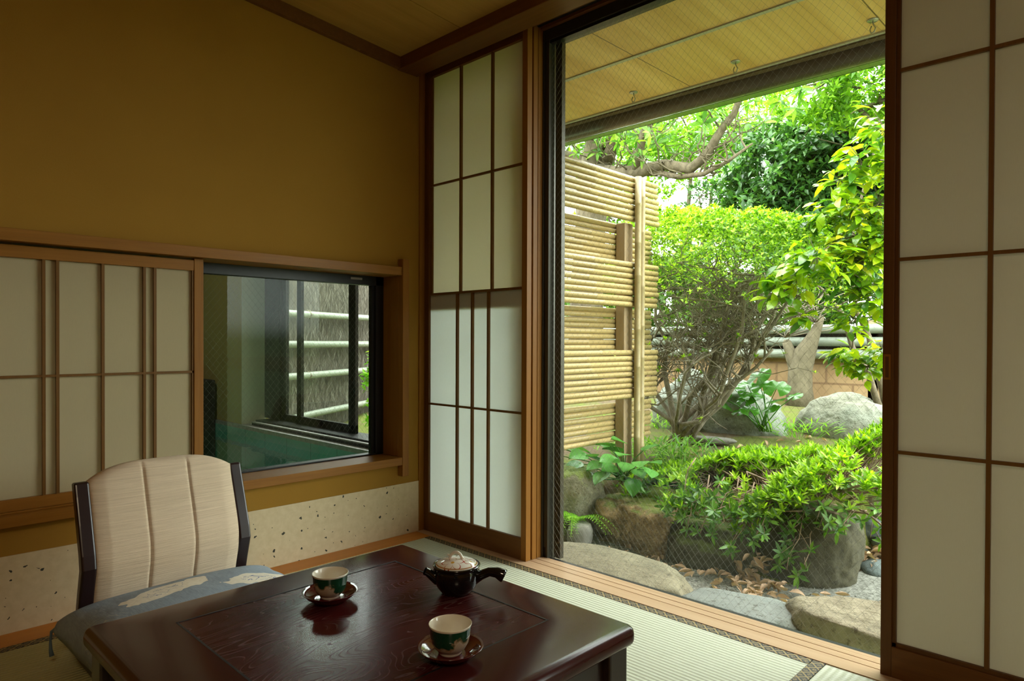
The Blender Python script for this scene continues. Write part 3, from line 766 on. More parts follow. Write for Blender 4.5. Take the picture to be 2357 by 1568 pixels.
bk.grid(n1, n2, pad(True)); bk.grid(n1, n2, pad(False))
# close the rim
A = (n1+1)*(n2+1)
for i in range(n1):
    bk.f.append((i, i+1, A+i+1, A+i)); t_ = n2*(n1+1); bk.f.append((t_+i, t_+i+1, A+t_+i+1, A+t_+i))
for j in range(n2):
    a = j*(n1+1); bk.f.append((a, a+n1+1, A+a+n1+1, A+a)); a += n1; bk.f.append((a, a+n1+1, A+a+n1+1, A+a))
bk.build('backrest_cover', FABRIC, C, smooth=True)
# curved seat board and rails
se = [(.30, .030), (.345, .010), (.42, .004), (.80, .004), (.86, .010), (.86, .028), (.80, .024), (.42, .026), (.36, .040), (.315, .060)]
MB().prism(se, YL+.01, YR-.01, 'y').build('seat', POSTM, C, bevel=.004)
for y0, y1 in ((YL, YL+.03), (YR-.03, YR)):
    MB().prism([(.311, .030), (.345, .001), (.42, .0), (.82, .0), (.87, .012), (.86, .034), (.80, .030), (.42, .034), (.37, .055), (.345, .085), (.315, .07)], y0, y1, 'y').build('seat_rail', POSTM, C, bevel=.004)

# cushion
Z = thing('floor_cushion', 'slate blue seat cushion printed with cream flowers, on the floor chair', 'cushion', tuple(CUSH_C))
HX, HY = .285, .315
def cush(sgn):
    def fn(a, b):
        uu, vv = 2*a-1, 2*b-1
        k = max(0, (1-abs(uu)**2.4))*max(0, (1-abs(vv)**2.4)); hgt = k**.27
        pinch = 1 - .09*(1-abs(vv)**2)*abs(uu)**3; pinch2 = 1 - .09*(1-abs(uu)**2)*abs(vv)**3
        wr = .005*sin(9*uu+4*vv)*(abs(uu*vv)) + .004*mnoise.noise(Vector((uu*3, vv*3, 1)))*k
        x = CUSH_C.x + uu*HX*pinch; y = CUSH_C.y + vv*HY*pinch2
        zc = .062 - .010*abs(vv)**3
        zc += .03*max(0, -uu)**3*0
        z = .004 - .012*abs(vv)**3 + (hgt*.085 if sgn > 0 else -hgt*.080) + wr + CUSH_C.z
        return (x, y, z)
    return fn
cm = MB(); cm.grid(56, 56, cush(1)); cm.grid(56, 56, cush(-1)); o_ = cm.build('cushion_cover', CUSHM, Z, smooth=True)
bm = bmesh.new(); bm.from_mesh(o_.data); bmesh.ops.remove_doubles(bm, verts=bm.verts, dist=.0008); bmesh.ops.recalc_face_normals(bm, faces=bm.faces); bm.to_mesh(o_.data); bm.free()
tx, ty, tz = CUSH_C.x-HX, CUSH_C.y-HY, CUSH_C.z+.020
tz = CUSH_C.z - .004
tas = MB(); tas.tube([(tx+.030, ty+.030, tz), (tx+.012, ty+.010, tz+.004), (tx+.004, ty+.001, tz-.006), (tx+.003, ty-.001, tz-.03), (tx+.005, ty-.001, tz-.055), (tx+.009, ty+.001, tz-.072)], [.006, .0045, .0035, .003, .0045, .006], 10)
tas.build('tassel', TASSEL, Z, smooth=True)

# ------------------------------------------------------------------ eave
ev = MB().box(-1.6, 4.2, .16, .585, 2.2, 2.225).box(-1.6, 4.2, .603, 1.095, 2.2, 2.225)
struct(ev.build('ceiling_eave', SOFF), 'striped yellow boards under the eave')
struct(MB().box(-1.6, 4.2, .583, .605, 2.194, 2.21).box(-1.6, 4.2, 1.093, 1.112, 2.192, 2.225).build('trim_13', TRIMP), 'pale strips edging the eave boards')
struct(MB().box(-1.6, 4.2, .12, 1.35, 2.226, 2.30).build('roof', BRONZE2))
G = thing('rain_gutter', 'dark half-round rain gutter along the eave edge', 'gutter', (1.3, 1.21, 2.2))
arc = [(1.155 + .062 - .062*cos(a), 2.205 - .075*sin(a)) for a in [pi*i/10 for i in range(11)]]
ib = [(1.155 + .062 - .058*cos(a), 2.205 - .071*sin(a)) for a in [pi*i/10 for i in range(11)]]
gp = [(y, z) for y, z in arc] + [(y, z) for y, z in ib[::-1]]
MB().prism(gp, -1.6, 4.2, 'x').build('trough', GUT, G, angle=40)
MB().box(-1.6, 4.2, 1.113, 1.150, 2.185, 2.30).build('fascia_board', wood('dark_fascia', (.09, .06, .04), (.15, .11, .07), 'x', .7), G)
MB().box(-1.6, 4.2, 1.285, 1.345, 2.150, 2.158).box(-1.6, 4.2, 1.338, 1.345, 2.150, 2.32).build('drip_edge', FASC, G)
def hook(x, label):
    t = thing('eave_hook', label, 'hook', (x, .965, 2.2), 'hooks under the eave')
    MB().lathe([(0, 2.1935), (.018, 2.194), (.022, 2.197), (.022, 2.2), (0, 2.2)], (x, .965, 0), 24).build('plate', CHROME, t, smooth=True)
    MB().tube([(x, .965, 2.195), (x+.003, .965, 2.180), (x+.011, .965, 2.165), (x+.006, .965, 2.150), (x-.006, .965, 2.148), (x-.010, .965, 2.162), (x-.004, .965, 2.176)], .0028, 8).build('ring', CHROME, t, smooth=True)
for x, l in ((.529, 'small metal hook under the eave nearest the bamboo screen'), (1.089, 'small metal hook under the eave, middle of three'), (1.672, 'small metal hook under the eave nearest the right shoji')): hook(x, l)

# ------------------------------------------------------------------ bath room beyond the low window
bw = MB().box(-3.7, -2.19, .10, .30, .30, 2.5).box(-2.19, -.16, .10, .32, 1.95, 2.5).box(-3.8, -3.7, -2.6, .3, -.4, 2.5).box(-3.7, -.16, -2.7, -2.6, -.4, 2.5)
bw.box(-.48, -.16, .16, .32, -.4, 2.5)
struct(bw.build('wall_bath', BATHW), 'cream walls of the bath room')
struct(MB().box(-3.7, -.16, -2.6, .32, 2.5, 2.6).build('ceiling_bath', BATHW))
struct(MB().box(-2.192, -2.188, .10, .28, .30, 1.95).build('trim_14', REVEAL), 'glossy pale panel beside the bath window')
struct(MB().box(-3.7, -.16, .085, .30, .272, .298).build('trim_15', LEDGE), 'pale stone ledge round the bath')
struct(MB().box(-3.7, -.17, .085, .30, -.4, .272).box(-3.7, -.16, -2.6, .085, -.45, -.35).box(-3.7, -3.6, -2.6, .085, -.35, .27).build('floor_bath', TILE), 'green tiled bath basin')
struct(tag(MB().add([(-3.6,-2.6,.222),(-.17,-2.6,.222),(-.17,.085,.222),(-3.6,.085,.222)], [(0,1,2,3)]).build('water', WATER), 'still green bath water'))
bs = MB().box(-3.02, -2.60, -.08, .083, -.35, .60); tag(bs.build('stone_spout_block', DSTONE, bevel=.01), 'dark stone block standing at the far bath corner', 'stone block')
w3 = bpy.data.objects.new('window_3', None); col.objects.link(w3); w3.location = (-1.3, .28, .3); struct(w3, 'dark framed sliding window of the bath room')
MB().box(-2.19, -1.955, .27, .32, .335, 1.95).box(-2.10, -.3, .132, .32, .298, .322).box(-2.10, -.3, .16, .32, .322, .335).box(-2.19, -.3, .25, .32, 1.92, 1.95).build('outer_frame', BRONZE2, w3, bevel=.002)
MB().box(-1.955, -1.90, .285, .31, .335, 1.92).box(-1.74, -1.69, .285, .31, .335, 1.92).box(-1.955, -1.69, .285, .31, .335, .378).build('left_sash', BRONZE2, w3, bevel=.001)
MB().box(-1.70, -1.645, .262, .284, .330, 1.92).box(-1.06, -.985, .262, .284, .330, 1.92).box(-1.70, -.985, .262, .284, .330, .385).build('right_sash', BRONZE2, w3, bevel=.001)
MB().box(-1.645, -1.06, .272, .275, .385, 1.92).box(-1.90, -1.74, .297, .30, .378, 1.92).build('glass_pane', GLASS, w3)
MB().box(-2.10, -.3, .128, .150, .318, .325).build('sill_strip', LEDGE, w3)

# brushwood fence outside the bath
RAILM = bamboo('pale_grey_bamboo', (.24, .25, .20), (.33, .34, .28))
BF = thing('brushwood_fence', 'grey brushwood fence with pale bamboo rails outside the bath window', 'fence', (-3.25, 1.4, 0))
bd = Vector((-.42, .906, 0)).normalized(); bn = Vector((.906, .42, 0)); b0_ = Vector((-3.12, .95, 0)) - bd*.55
def bp(s, z, off=0): return b0_ + bd*s + bn*off + Vector((0, 0, z))
LEN = 4.2
MB().add([bp(0, -.4, -.05), bp(LEN, -.4, -.05), bp(LEN, 2.4, -.05), bp(0, 2.4, -.05), bp(0, -.4, -.12), bp(LEN, -.4, -.12), bp(LEN, 2.4, -.12), bp(0, 2.4, -.12)], [(0,1,2,3),(4,7,6,5),(0,4,5,1),(1,5,6,2),(2,6,7,3),(3,7,4,0)]).build('fence_core', BRUSHB, BF)
rs = np.random.RandomState(3); n = 17000
P = np.array(b0_) + np.outer(rs.uniform(0, LEN, n), np.array(bd)) + np.outer(rs.uniform(-.05, -.012, n), np.array(bn)) + np.outer(rs.uniform(-.3, 2.3, n), [0, 0, 1])
D = np.outer(np.ones(n), [0, 0, 1.]) + np.outer(rs.normal(0, .42, n), np.array(bd)) + np.outer(rs.normal(0, .10, n), np.array(bn))
V, F = leaf_geo(P, D, np.outer(np.ones(n), np.array(bn)) + rs.normal(0, .3, (n, 3)), rs.uniform(.06, .18, n), rs.uniform(.003, .006, n), .3, 0)
np_mesh('brushwood', V, F, BRUSH, BF)
def rail(z0, z1, z2, rr):
    MB().tube([bp(0, z0, .03), bp(.9, z1, .03), bp(LEN, z2, .03)], rr, 14).build('bamboo_rail', RAILM, BF, smooth=True)
rail(1.14, 1.14, 1.145, .032); rail(.865, .862, .86, .033); rail(.572, .575, .60, .032); rail(.17, .21, .28, .032)
for z in (1.14, .572):
    lash = MB(); lash.tube([bp(.77, z+.04, .03), bp(.785, z, .07), bp(.80, z-.04, .03)], .006, 6).tube([bp(.80, z+.04, .03), bp(.785, z, .072), bp(.765, z-.04, .03)], .006, 6)
    lash.build('rope_knot', TWIG, BF)

# ------------------------------------------------------------------ bamboo sleeve screen
S = thing('bamboo_screen', 'tall screen of horizontal bamboo poles beside the glass door', 'bamboo screen', (0, 1.4, .1))
def bam(mb, a, b, r, nodes=0, rj=None):
    a, b = Vector(a), Vector(b); k = max(2, nodes+1); pts, rr = [], []
    pts.append(a); rr.append(r)
    for i in range(1, nodes+1):
        c = a.lerp(b, (i - .5 + (rj.uniform(-.2, .2) if rj else 0))/nodes); d = (b-a).normalized()*.006
        pts += [c-d, c, c+d]; rr += [r*.99, r*1.09, r*.99]
    pts.append(b); rr.append(r*.97); mb.tube(pts, rr, 12)
    return mb
def panel(zt, zb, x, y1, k):
    for i in range(k):
        z = zt - (i+.5)*(zt-zb)/k
        rr = (zt-zb)/k*.5*rnd.uniform(.95, 1.0)
        bam(MB(), (x, .16, z), (x, y1 + rnd.uniform(-.012, .012), z + rnd.uniform(-.004, .004)), rr, 4, rnd).build('bamboo_pole', BAMB, S, smooth=True)
panel(1.965, 1.675, .050, 1.958, 8); panel(1.412, 1.122, .050, 1.958, 8); panel(.845, .530, .050, 1.958, 9)
panel(1.672, 1.425, -.060, 2.05, 7); panel(1.120, .845, -.060, 2.05, 8); panel(.500, .243, -.060, 2.05, 7)
MB().box(-.038, .030, 1.613, 1.705, .02, 1.665).build('wooden_post', POSTW, S, bevel=.004)
MB().box(-.043, .030, .30, .40, -.3, 1.70).build('wooden_post', POSTW, S, bevel=.004)
for y in (1.669, 1.713): bam(MB(), (.094, y, .10), (.094, y, 1.957), .0215, 7, rnd).build('upright_bamboo', BAMB2, S, smooth=True)

# ------------------------------------------------------------------ garden ground
def smooth(a, b, x):
    t = max(0, min(1, (x-a)/(b-a))); return t*t*(3-2*t)
def bedz(x, y):
    z = -.34 + .36*smooth(1.30, 1.52, y - .95*smooth(1.24, 1.36, x)) + .10*smooth(1.5, 2.2, y) + .14*smooth(2.2, 5.2, y)
    return z + .02*mnoise.noise(Vector((x*1.3, y*1.3, 0)))
g = MB().grid(110, 110, lambda a, b: (-5+11*a, 1.25+6*b, bedz(-5+11*a, 1.25+6*b)))
o = g.build('ground_moss', MOSS, smooth=True); struct(o, 'mossy raised planting bed')
g = MB().grid(60, 30, lambda a, b: (-1+6*a, .12+3.0*b, -.30 + .012*mnoise.noise(Vector((a*30, b*15, 2)))))
struct(g.build('ground_gravel', GRAV, smooth=True), 'pale gravel ground between the stepping stones')
struct(MB().box(-30, 30, 7.2, 60, .0, .05).build('ground_far', MOSS))
# loose chips
rs = np.random.RandomState(5); n = 5200
xy = np.stack([rs.uniform(.0, 1.95, n), rs.uniform(.2, 1.42, n)], 1)
tet = np.array([(0,0,.8), (.9,0,-.3), (-.45,.8,-.3), (-.45,-.8,-.3)]); tf = np.array([(0,1,2),(0,2,3),(0,3,1),(1,3,2)])
rots = rs.normal(size=(n,3,3)); qz = np.linalg.qr(rots)[0]; sz = rs.uniform(.0025, .0058, n)
V = np.einsum('nij,kj->nki', qz, tet)*sz[:,None,None] + np.concatenate([xy, np.full((n,1), -.294)], 1)[:,None,:]
o = np_mesh('gravel', V.reshape(-1,3), (tf[None] + (np.arange(n)*4)[:,None,None]).reshape(-1,3), PEB, smooth=False)
tag(o, 'loose pale gravel chips between the stepping stones', 'gravel', kind='stuff')

def rock(name, label, cat, c, size, mat, seed, flat=None, rough=.22, rot=0, sub=4, group=None, pw=1.0):
    bm = bmesh.new(); bmesh.ops.create_icosphere(bm, subdivisions=sub, radius=1)
    off = Vector((seed*7.3, seed*3.1, seed*1.7))
    for v in bm.verts:
        d = v.co.normalized()
        k = 1 + rough*(mnoise.noise(d*1.1+off)*1.2 + mnoise.noise(d*2.6+off)*.5 + mnoise.noise(d*6+off)*.24 + mnoise.noise(d*14+off)*.12 - abs(mnoise.noise(d*9-off))*.16 + mnoise.noise(d*31+off)*.05)
        p = Vector([math.copysign(abs(t)**pw, t) for t in d])*k
        if flat is not None and p.z > flat: p.z = flat + (p.z-flat)*.12
        v.co = Vector((p.x*size[0], p.y*size[1], p.z*size[2]))
    bmesh.ops.rotate(bm, verts=bm.verts, cent=(0,0,0), matrix=Matrix.Rotation(rot, 3, 'Z'))
    me = bpy.data.meshes.new(name); bm.to_mesh(me); bm.free(); me.materials.append(mat)
    me.polygons.foreach_set('use_smooth', [True]*len(me.polygons))
    o = bpy.data.objects.new(name, me); o.location = c; col.objects.link(o)
    return tag(o, label, cat, group)
ST = 'flat stepping stones outside the door'
rock('stepping_stone', 'broad tan stepping stone at the left end of the sill', 'stone', (.68, .50, -.25), (.46, .27, .21), R_STEP, 1, .62, .16, .12, 5, ST, .8)
rock('stepping_stone', 'blue grey stepping stone between the two tan ones', 'stone', (1.355, .425, -.225), (.245, .18, .20), R_BLUE, 2, .6, .14, .35, 5, ST, .8)
rock('stepping_stone', 'large cream stepping stone beside the right shoji screen', 'stone', (1.955, .60, -.25), (.465, .21, .26), R_WARM, 3, .72, .15, .05, 5, ST, .8)
rock('edging_rock', 'tall lichened rock under the bamboo screen', 'rock', (-.18, 1.34, -.13), (.23, .20, .29), R_LICH, 4, .8, .2, .2, 5, None, .8)
rock('edging_rock', 'pitted orange brown rock with mossy top below the hosta', 'rock', (.30, 1.40, -.20), (.27, .20, .22), R_LAVA, 5, .7, .28, -.1, 5, None, .75)
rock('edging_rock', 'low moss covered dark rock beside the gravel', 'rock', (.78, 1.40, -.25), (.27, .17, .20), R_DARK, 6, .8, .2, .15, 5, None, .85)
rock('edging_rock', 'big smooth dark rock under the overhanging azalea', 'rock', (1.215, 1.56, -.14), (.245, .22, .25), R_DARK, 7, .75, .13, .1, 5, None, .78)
rock('grey_stone', 'smooth grey stone below the fern', 'stone', (.085, 1.10, -.235), (.075, .075, .085), R_PALEG, 8, .8, .12, .4, 4, None, .8)
rock('grey_stone', 'rough brownish stone at the left door edge below the fern', 'stone', (-.055, 1.07, -.255), (.075, .08, .075), R_LICH, 9, None, .2, .1, 4)
rock('boulder', 'long grey boulder behind the bare hedge stems', 'boulder', (-.20, 3.35, .27), (.52, .30, .32), R_GREY, 10, None, .26, .15, 5, None, .85)
rock('boulder', 'pale rounded boulder on the mound, right of the broad leaved plant', 'boulder', (.74, 3.65, .22), (.36, .27, .28), R_BIG, 11, None, .16, .1, 5, None, .85)
rock('flat_stone', 'flat white stone on the moss beside the hedge stems', 'stone', (.10, 2.66, .165), (.17, .085, .035), R_PALEG, 12, .5, .1, .2, 4)
rock('edging_rock', 'half hidden rock behind the azalea at the right', 'rock', (1.45, 2.36, -.08), (.30, .22, .26), R_LICH, 13, None, .2, .3, 4)
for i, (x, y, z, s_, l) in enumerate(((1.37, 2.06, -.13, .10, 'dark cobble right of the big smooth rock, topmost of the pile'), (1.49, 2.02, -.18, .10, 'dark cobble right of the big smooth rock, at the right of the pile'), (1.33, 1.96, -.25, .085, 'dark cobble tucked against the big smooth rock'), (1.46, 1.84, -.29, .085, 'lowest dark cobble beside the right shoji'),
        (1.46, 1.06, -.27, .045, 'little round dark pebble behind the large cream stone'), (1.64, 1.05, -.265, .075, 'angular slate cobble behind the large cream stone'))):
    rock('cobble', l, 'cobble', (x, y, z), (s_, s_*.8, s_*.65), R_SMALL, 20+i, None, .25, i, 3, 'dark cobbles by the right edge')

# fallen leaves
def dry_proto(k):
    V, F = leaf_geo(np.array([[0, 0, 0.]]), np.array([[1., 0, 0]]), np.array([[0, 0, 1.]]), .072, .026, .9+.5*k, .55*(-1)**k, True)
    me_o = np_mesh('fallen_leaf', V - np.array([[.035, 0, 0]]), F, DRY); return me_o
protos = [dry_proto(k) for k in range(3)]
rl = random.Random(11); used = [False]*3
zones = [('dry brown leaf in the drift between the middle and cream stepping stones', 'leaves drifted beside the stepping stones', 130, lambda: (lambda t, s: (1.02+.60*t+s*.06, 1.25-.85*t+s*.10, -.285+.02*rl.random()))(rl.random()**.8, rl.gauss(0, 1))),
         ('dry brown leaf on the gravel below the dark mossy rocks', 'leaves on the gravel below the rocks', 44, lambda: (rl.uniform(.25, 1.25), rl.uniform(1.02, 1.26), -.288+.01*rl.random())),
         ('dry leaf heaped in front of the gap between the two dark rocks', 'leaves heaped between the dark rocks', 48, lambda: (rl.gauss(1.02, .05), rl.gauss(1.30, .07), -.27+.10*rl.random()**2)),
         ('dry leaf among the dark cobbles beside the right shoji', 'leaves among the cobbles', 40, lambda: (rl.gauss(1.39, .05), rl.gauss(1.92, .05), -.27+.07*rl.random())),
         ('dry leaf lying behind the large cream stone', 'leaves behind the cream stone', 26, lambda: (rl.uniform(1.35, 1.85), rl.uniform(1.0, 1.35), -.285+.02*rl.random())),
         ('dry leaf lying on the mossy bed', 'leaves on the moss', 22, lambda: (lambda x, y: (x, y, bedz(x, y)+.012))(rl.uniform(.2, 1.1), rl.uniform(1.9, 3.3)))]
for lab, grp, k, fn in zones:
    for i in range(k):
        j = rl.randrange(3); o = protos[j] if not used[j] else protos[j].copy()
        if used[j]: col.objects.link(o)
        used[j] = True
        o.location = fn(); o.rotation_euler = (rl.uniform(-.5, .5), rl.uniform(-.5, .5), rl.uniform(0, 6.3)); s_ = rl.uniform(.7, 1.15); o.scale = (s_,)*3
        tag(o, lab, 'leaf', grp)

# ------------------------------------------------------------------ block wall with bamboo rails
struct(MB().box(-7, 6, 5.3, 5.45, -.2, .76).build('wall_garden', BLOCK), 'tan block wall at the back of the garden')
BR = thing('bamboo_rail_fence', 'three grey green bamboo rails along the top of the block wall', 'fence', (0, 5.27, .7))
for z, rr in ((.775, .052), (.905, .050), (1.035, .050)): bam(MB(), (-7, 5.24, z), (6, 5.24, z), rr, 9, rnd).build('bamboo_rail', BAMBG, BR, smooth=True)
for x in (-3.6, -1.6, .4, 2.4): MB().box(x, x+.09, 5.30, 5.38, .3, 1.12).build('fence_post', POSTW, BR)
MB().box(-7, 6, 5.30, 5.33, .76, 1.08).build('backing_board', Mat('dark_backing', .9, (.06, .05, .035)).m, BR)

# ------------------------------------------------------------------ plants
def bent(a, b, k, j, rr):
    a, b = Vector(a), Vector(b); out = [a]
    for i in range(1, k):
        out.append(a.lerp(b, i/k) + Vector((rr.gauss(0, j), rr.gauss(0, j), rr.gauss(0, j*.7))))
    return out + [b]
def taper(n, r0, r1): return [r0 + (r1-r0)*i/(n-1) for i in range(n)]

# flat topped clipped bush on bare stems
H = thing('clipped_bush', 'flat topped clipped bush on many bare twisted stems', 'bush', (-.12, 2.55, .15))
rh = random.Random(21); st = MB(); tips = []
hc = Vector((.10, 2.72, 0)); 
def htop(x, y): return 1.92 - .17*max(0, x+.1) - .10*max(0, -.35-x) - .12*((y-2.7)/.7)**2
def hull(rmin=.2, rmax=1.):
    a = rh.uniform(0, 2*pi); q_ = sqrt(rh.uniform(rmin**2, rmax**2)); return hc.x + .86*q_*cos(a), hc.y + .68*q_*sin(a)
stems = []
for i in range(10):
    a = i*2*pi/10; b = Vector((-.12 + .07*cos(a), 2.55 + .06*sin(a), .13))
    x, y = hull(.25, .95); e = Vector((x, y, 1.45 + rh.uniform(-.1, .1)))
    mid = b.lerp(e, .45) + Vector(((x-b.x)*.12, (y-b.y)*.12, -.05))
    p = bent(b, mid, 3, .022, rh)[:-1] + bent(mid, e, 4, .03, rh); st.tube(p, taper(len(p), rh.uniform(.020, .030), .008), 7); stems.append(p)
for lx, ly, lz in ((.35, 2.30, .55), (.62, 2.5, .85), (-.45, 2.3, .75), (.2, 2.2, .75), (-.5, 2.6, 1.0)):   # low side limbs
    p = bent((-.1, 2.52, .17), (lx, ly, lz), 5, .03, rh); st.tube(p, taper(6, .020, .009), 7); stems.append(p)
lv2 = []
for p in stems:
    for k in range(7):
        i = rh.randrange(max(2, len(p)//2), len(p)); b = Vector(p[i-1]).lerp(p[i], rh.random()); x, y = hull(.0, 1.0)
        e = Vector((x, y, rh.uniform(1.0, 1.6))); d = e - b
        if d.length > .55: e = b + d.normalized()*rh.uniform(.3, .55)
        q_ = bent(b, e, 4, .03, rh); st.tube(q_, taper(5, .0085, .004), 5); lv2.append(q_)
lv3 = []
for p in lv2:
    for k in range(6):
        i = rh.randrange(1, len(p)); b = Vector(p[i-1]).lerp(p[i], rh.random())
        e = b + Vector((rh.gauss(0, .17), rh.gauss(0, .15), rh.gauss(.12, .09)))
        q_ = bent(b, e, 3, .018, rh); st.tube(q_, taper(4, .0042, .002), 4, False); lv3.append(q_)
for p in lv3:
    for k in range(2):
        b = Vector(p[rh.randrange(1, len(p))]); e = b + Vector((rh.gauss(0, .08), rh.gauss(0, .08), rh.gauss(.06, .06)))
        st.tube([b, b.lerp(e, .5)+Vector((rh.gauss(0,.01), rh.gauss(0,.01), 0)), e], [.0024, .0018, .0012], 3, False)
st.build('stems', TWIG, H, smooth=True, fix=False)
rs = np.random.RandomState(8); C_ = []; A_ = []
while len(C_) < 6200:
    a = rs.uniform(0, 2*pi); q_ = sqrt(rs.uniform(0, 1)); x, y = hc.x + .92*q_*cos(a), hc.y + .72*q_*sin(a)
    lump = .07*mnoise.noise(Vector((x*4, y*4, 0))) + .05*mnoise.noise(Vector((x*9, y*9, 3)))
    dep = rs.exponential(.11); edge = max(0, q_-.72)/.28
    z = htop(x, y) - .22*edge**2 + lump - dep - (rs.uniform(0, .25)*edge)
    if dep > .36 or (dep > .22 and mnoise.noise(Vector((x*5, y*5, z*5))) < .1): continue
    C_.append((x, y, z)); A_.append((cos(a)*edge*.9 + rs.normal(0, .25), sin(a)*edge*.9 + rs.normal(0, .25), 1.))
for i in range(220):   # odd sprays lower down
    q_ = lv3[rh.randrange(len(lv3))][-1]; C_.append(tuple(q_)); A_.append((rs.normal(0, .4), rs.normal(0, .4), 1.))
Pp, Dd, Nn, Ll, Ww = rosettes(np.array(C_), np.array(A_), 6, .034, .0155, rs, .5, .6, .6)
V, F = leaf_geo(Pp, Dd, Nn, Ll, Ww); np_mesh('foliage', V, F, L_HEDGE, H)

# azalea draped over the edging rocks
Z = thing('azalea_bush', 'bright green azalea bush spilling over the edging rocks', 'bush', (.8, 1.85, .1))
rs = np.random.RandomState(12); C_, A_ = [], []; ra = random.Random(4); tw = MB(); DC, DA = [], []
def azz(x, y):
    return .10 + .13*smooth(.2, .8, x) + .22*smooth(1.0, 1.5, x) + .05*mnoise.noise(Vector((x*4, y*4, 5))) - .55*max(0, 1.62-y)**1.25 + .03*(y-1.8)
while len(C_) < 1500:
    x = rs.uniform(.10, 1.72); y = rs.uniform(1.24, 2.35)
    if mnoise.noise(Vector((x*3.2, y*3.2, 9))) < -.22 and rs.uniform() < .85: continue
    if x < .40 and y > 1.9: continue
    if x < .9 and y > 2.15: continue
    if mnoise.noise(Vector((x*2.1, y*2.1, 4))) < -.18: continue
    if x < .62 and y < 1.55 and rs.uniform() < .85: continue
    if y < 1.40 and (x < .55 or rs.uniform() < .3): continue
    z = azz(x, y) - rs.exponential(.05)
    fr_ = max(0, 1.6-y)*1.4
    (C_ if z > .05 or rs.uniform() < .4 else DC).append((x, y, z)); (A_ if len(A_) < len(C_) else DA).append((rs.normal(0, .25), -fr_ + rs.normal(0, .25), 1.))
# hanging sprigs
for x, y, z0, z1, k in ((1.24, 1.22, .02, -.19, 9), (1.30, 1.20, -.05, -.21, 6), (.83, 1.14, .04, -.08, 8), (.72, 1.18, .03, -.09, 7), (.98, 1.17, .03, -.17, 8), (.90, 1.16, .05, -.05, 6), (1.46, 1.35, .15, .0, 7), (1.54, 1.45, .12, -.02, 7), (1.10, 1.19, .06, -.05, 6), (.60, 1.25, .10, -.02, 6), (1.36, 1.30, .18, .02, 8)):
    top = Vector((x+.02, y+.22, z0+.14)); e = Vector((x, y, z1)); p = bent(top, e, 5, .012, ra); tw.tube(p, taper(6, .004, .0016), 5)
    for i in range(k):
        t_ = .3 + .7*i/(k-1); b = top.lerp(e, t_) + Vector((ra.gauss(0, .045), ra.gauss(0, .03), ra.gauss(0, .02)))
        DC.append(tuple(b)); DA.append((ra.gauss(0, .5), -.8 + ra.gauss(0, .3), .55))
        tw.tube([top.lerp(e, max(0, t_-.15)), b], [.002, .0014], 4, False)
trunks = [(.55, 1.80), (.95, 1.75), (1.18, 1.85), (.75, 2.1), (1.5, 2.72)]
for c in C_:
    t_ = min(trunks, key=lambda t: (t[0]-c[0])**2 + (t[1]-c[1])**2); b = Vector((t_[0], t_[1], bedz(*t_)))
    c = Vector(c); m_ = b.lerp(c, .55) + Vector((ra.gauss(0, .05), ra.gauss(0, .05), ra.gauss(-.03, .03)))
    if ra.random() < .55: tw.tube([b + Vector((ra.gauss(0, .03), ra.gauss(0, .03), .02)), m_, c - Vector((0, 0, .01))], [.0045, .0030, .0016], 4, False)
    else: tw.tube([m_, c - Vector((0, 0, .008))], [.0026, .0014], 4, False)
for i in range(14):
    b = Vector((ra.uniform(.6, 1.6), ra.uniform(1.45, 1.7), ra.uniform(.02, .16))); e = b + Vector((ra.uniform(-.35, .35), ra.uniform(-.2, .1), ra.uniform(-.05, .12)))
    p = bent(b, e, 5, .02, ra); tw.tube(p, taper(6, .008, .004), 6)
tw.build('twigs', TWIG2, Z, smooth=True, fix=False)
Pp, Dd, Nn, Ll, Ww = rosettes(np.array(C_), np.array(A_), 9, .052, .0135, rs, .72, .35, .5); v1 = leaf_geo(Pp, Dd, Nn, Ll, Ww, hi=True)
np_mesh('foliage', *v1, L_AZ, Z)
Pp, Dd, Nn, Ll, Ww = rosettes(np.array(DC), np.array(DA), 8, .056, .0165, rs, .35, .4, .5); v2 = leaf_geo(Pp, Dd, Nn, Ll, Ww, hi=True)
np_mesh('foliage', *v2, L_AZD, Z)

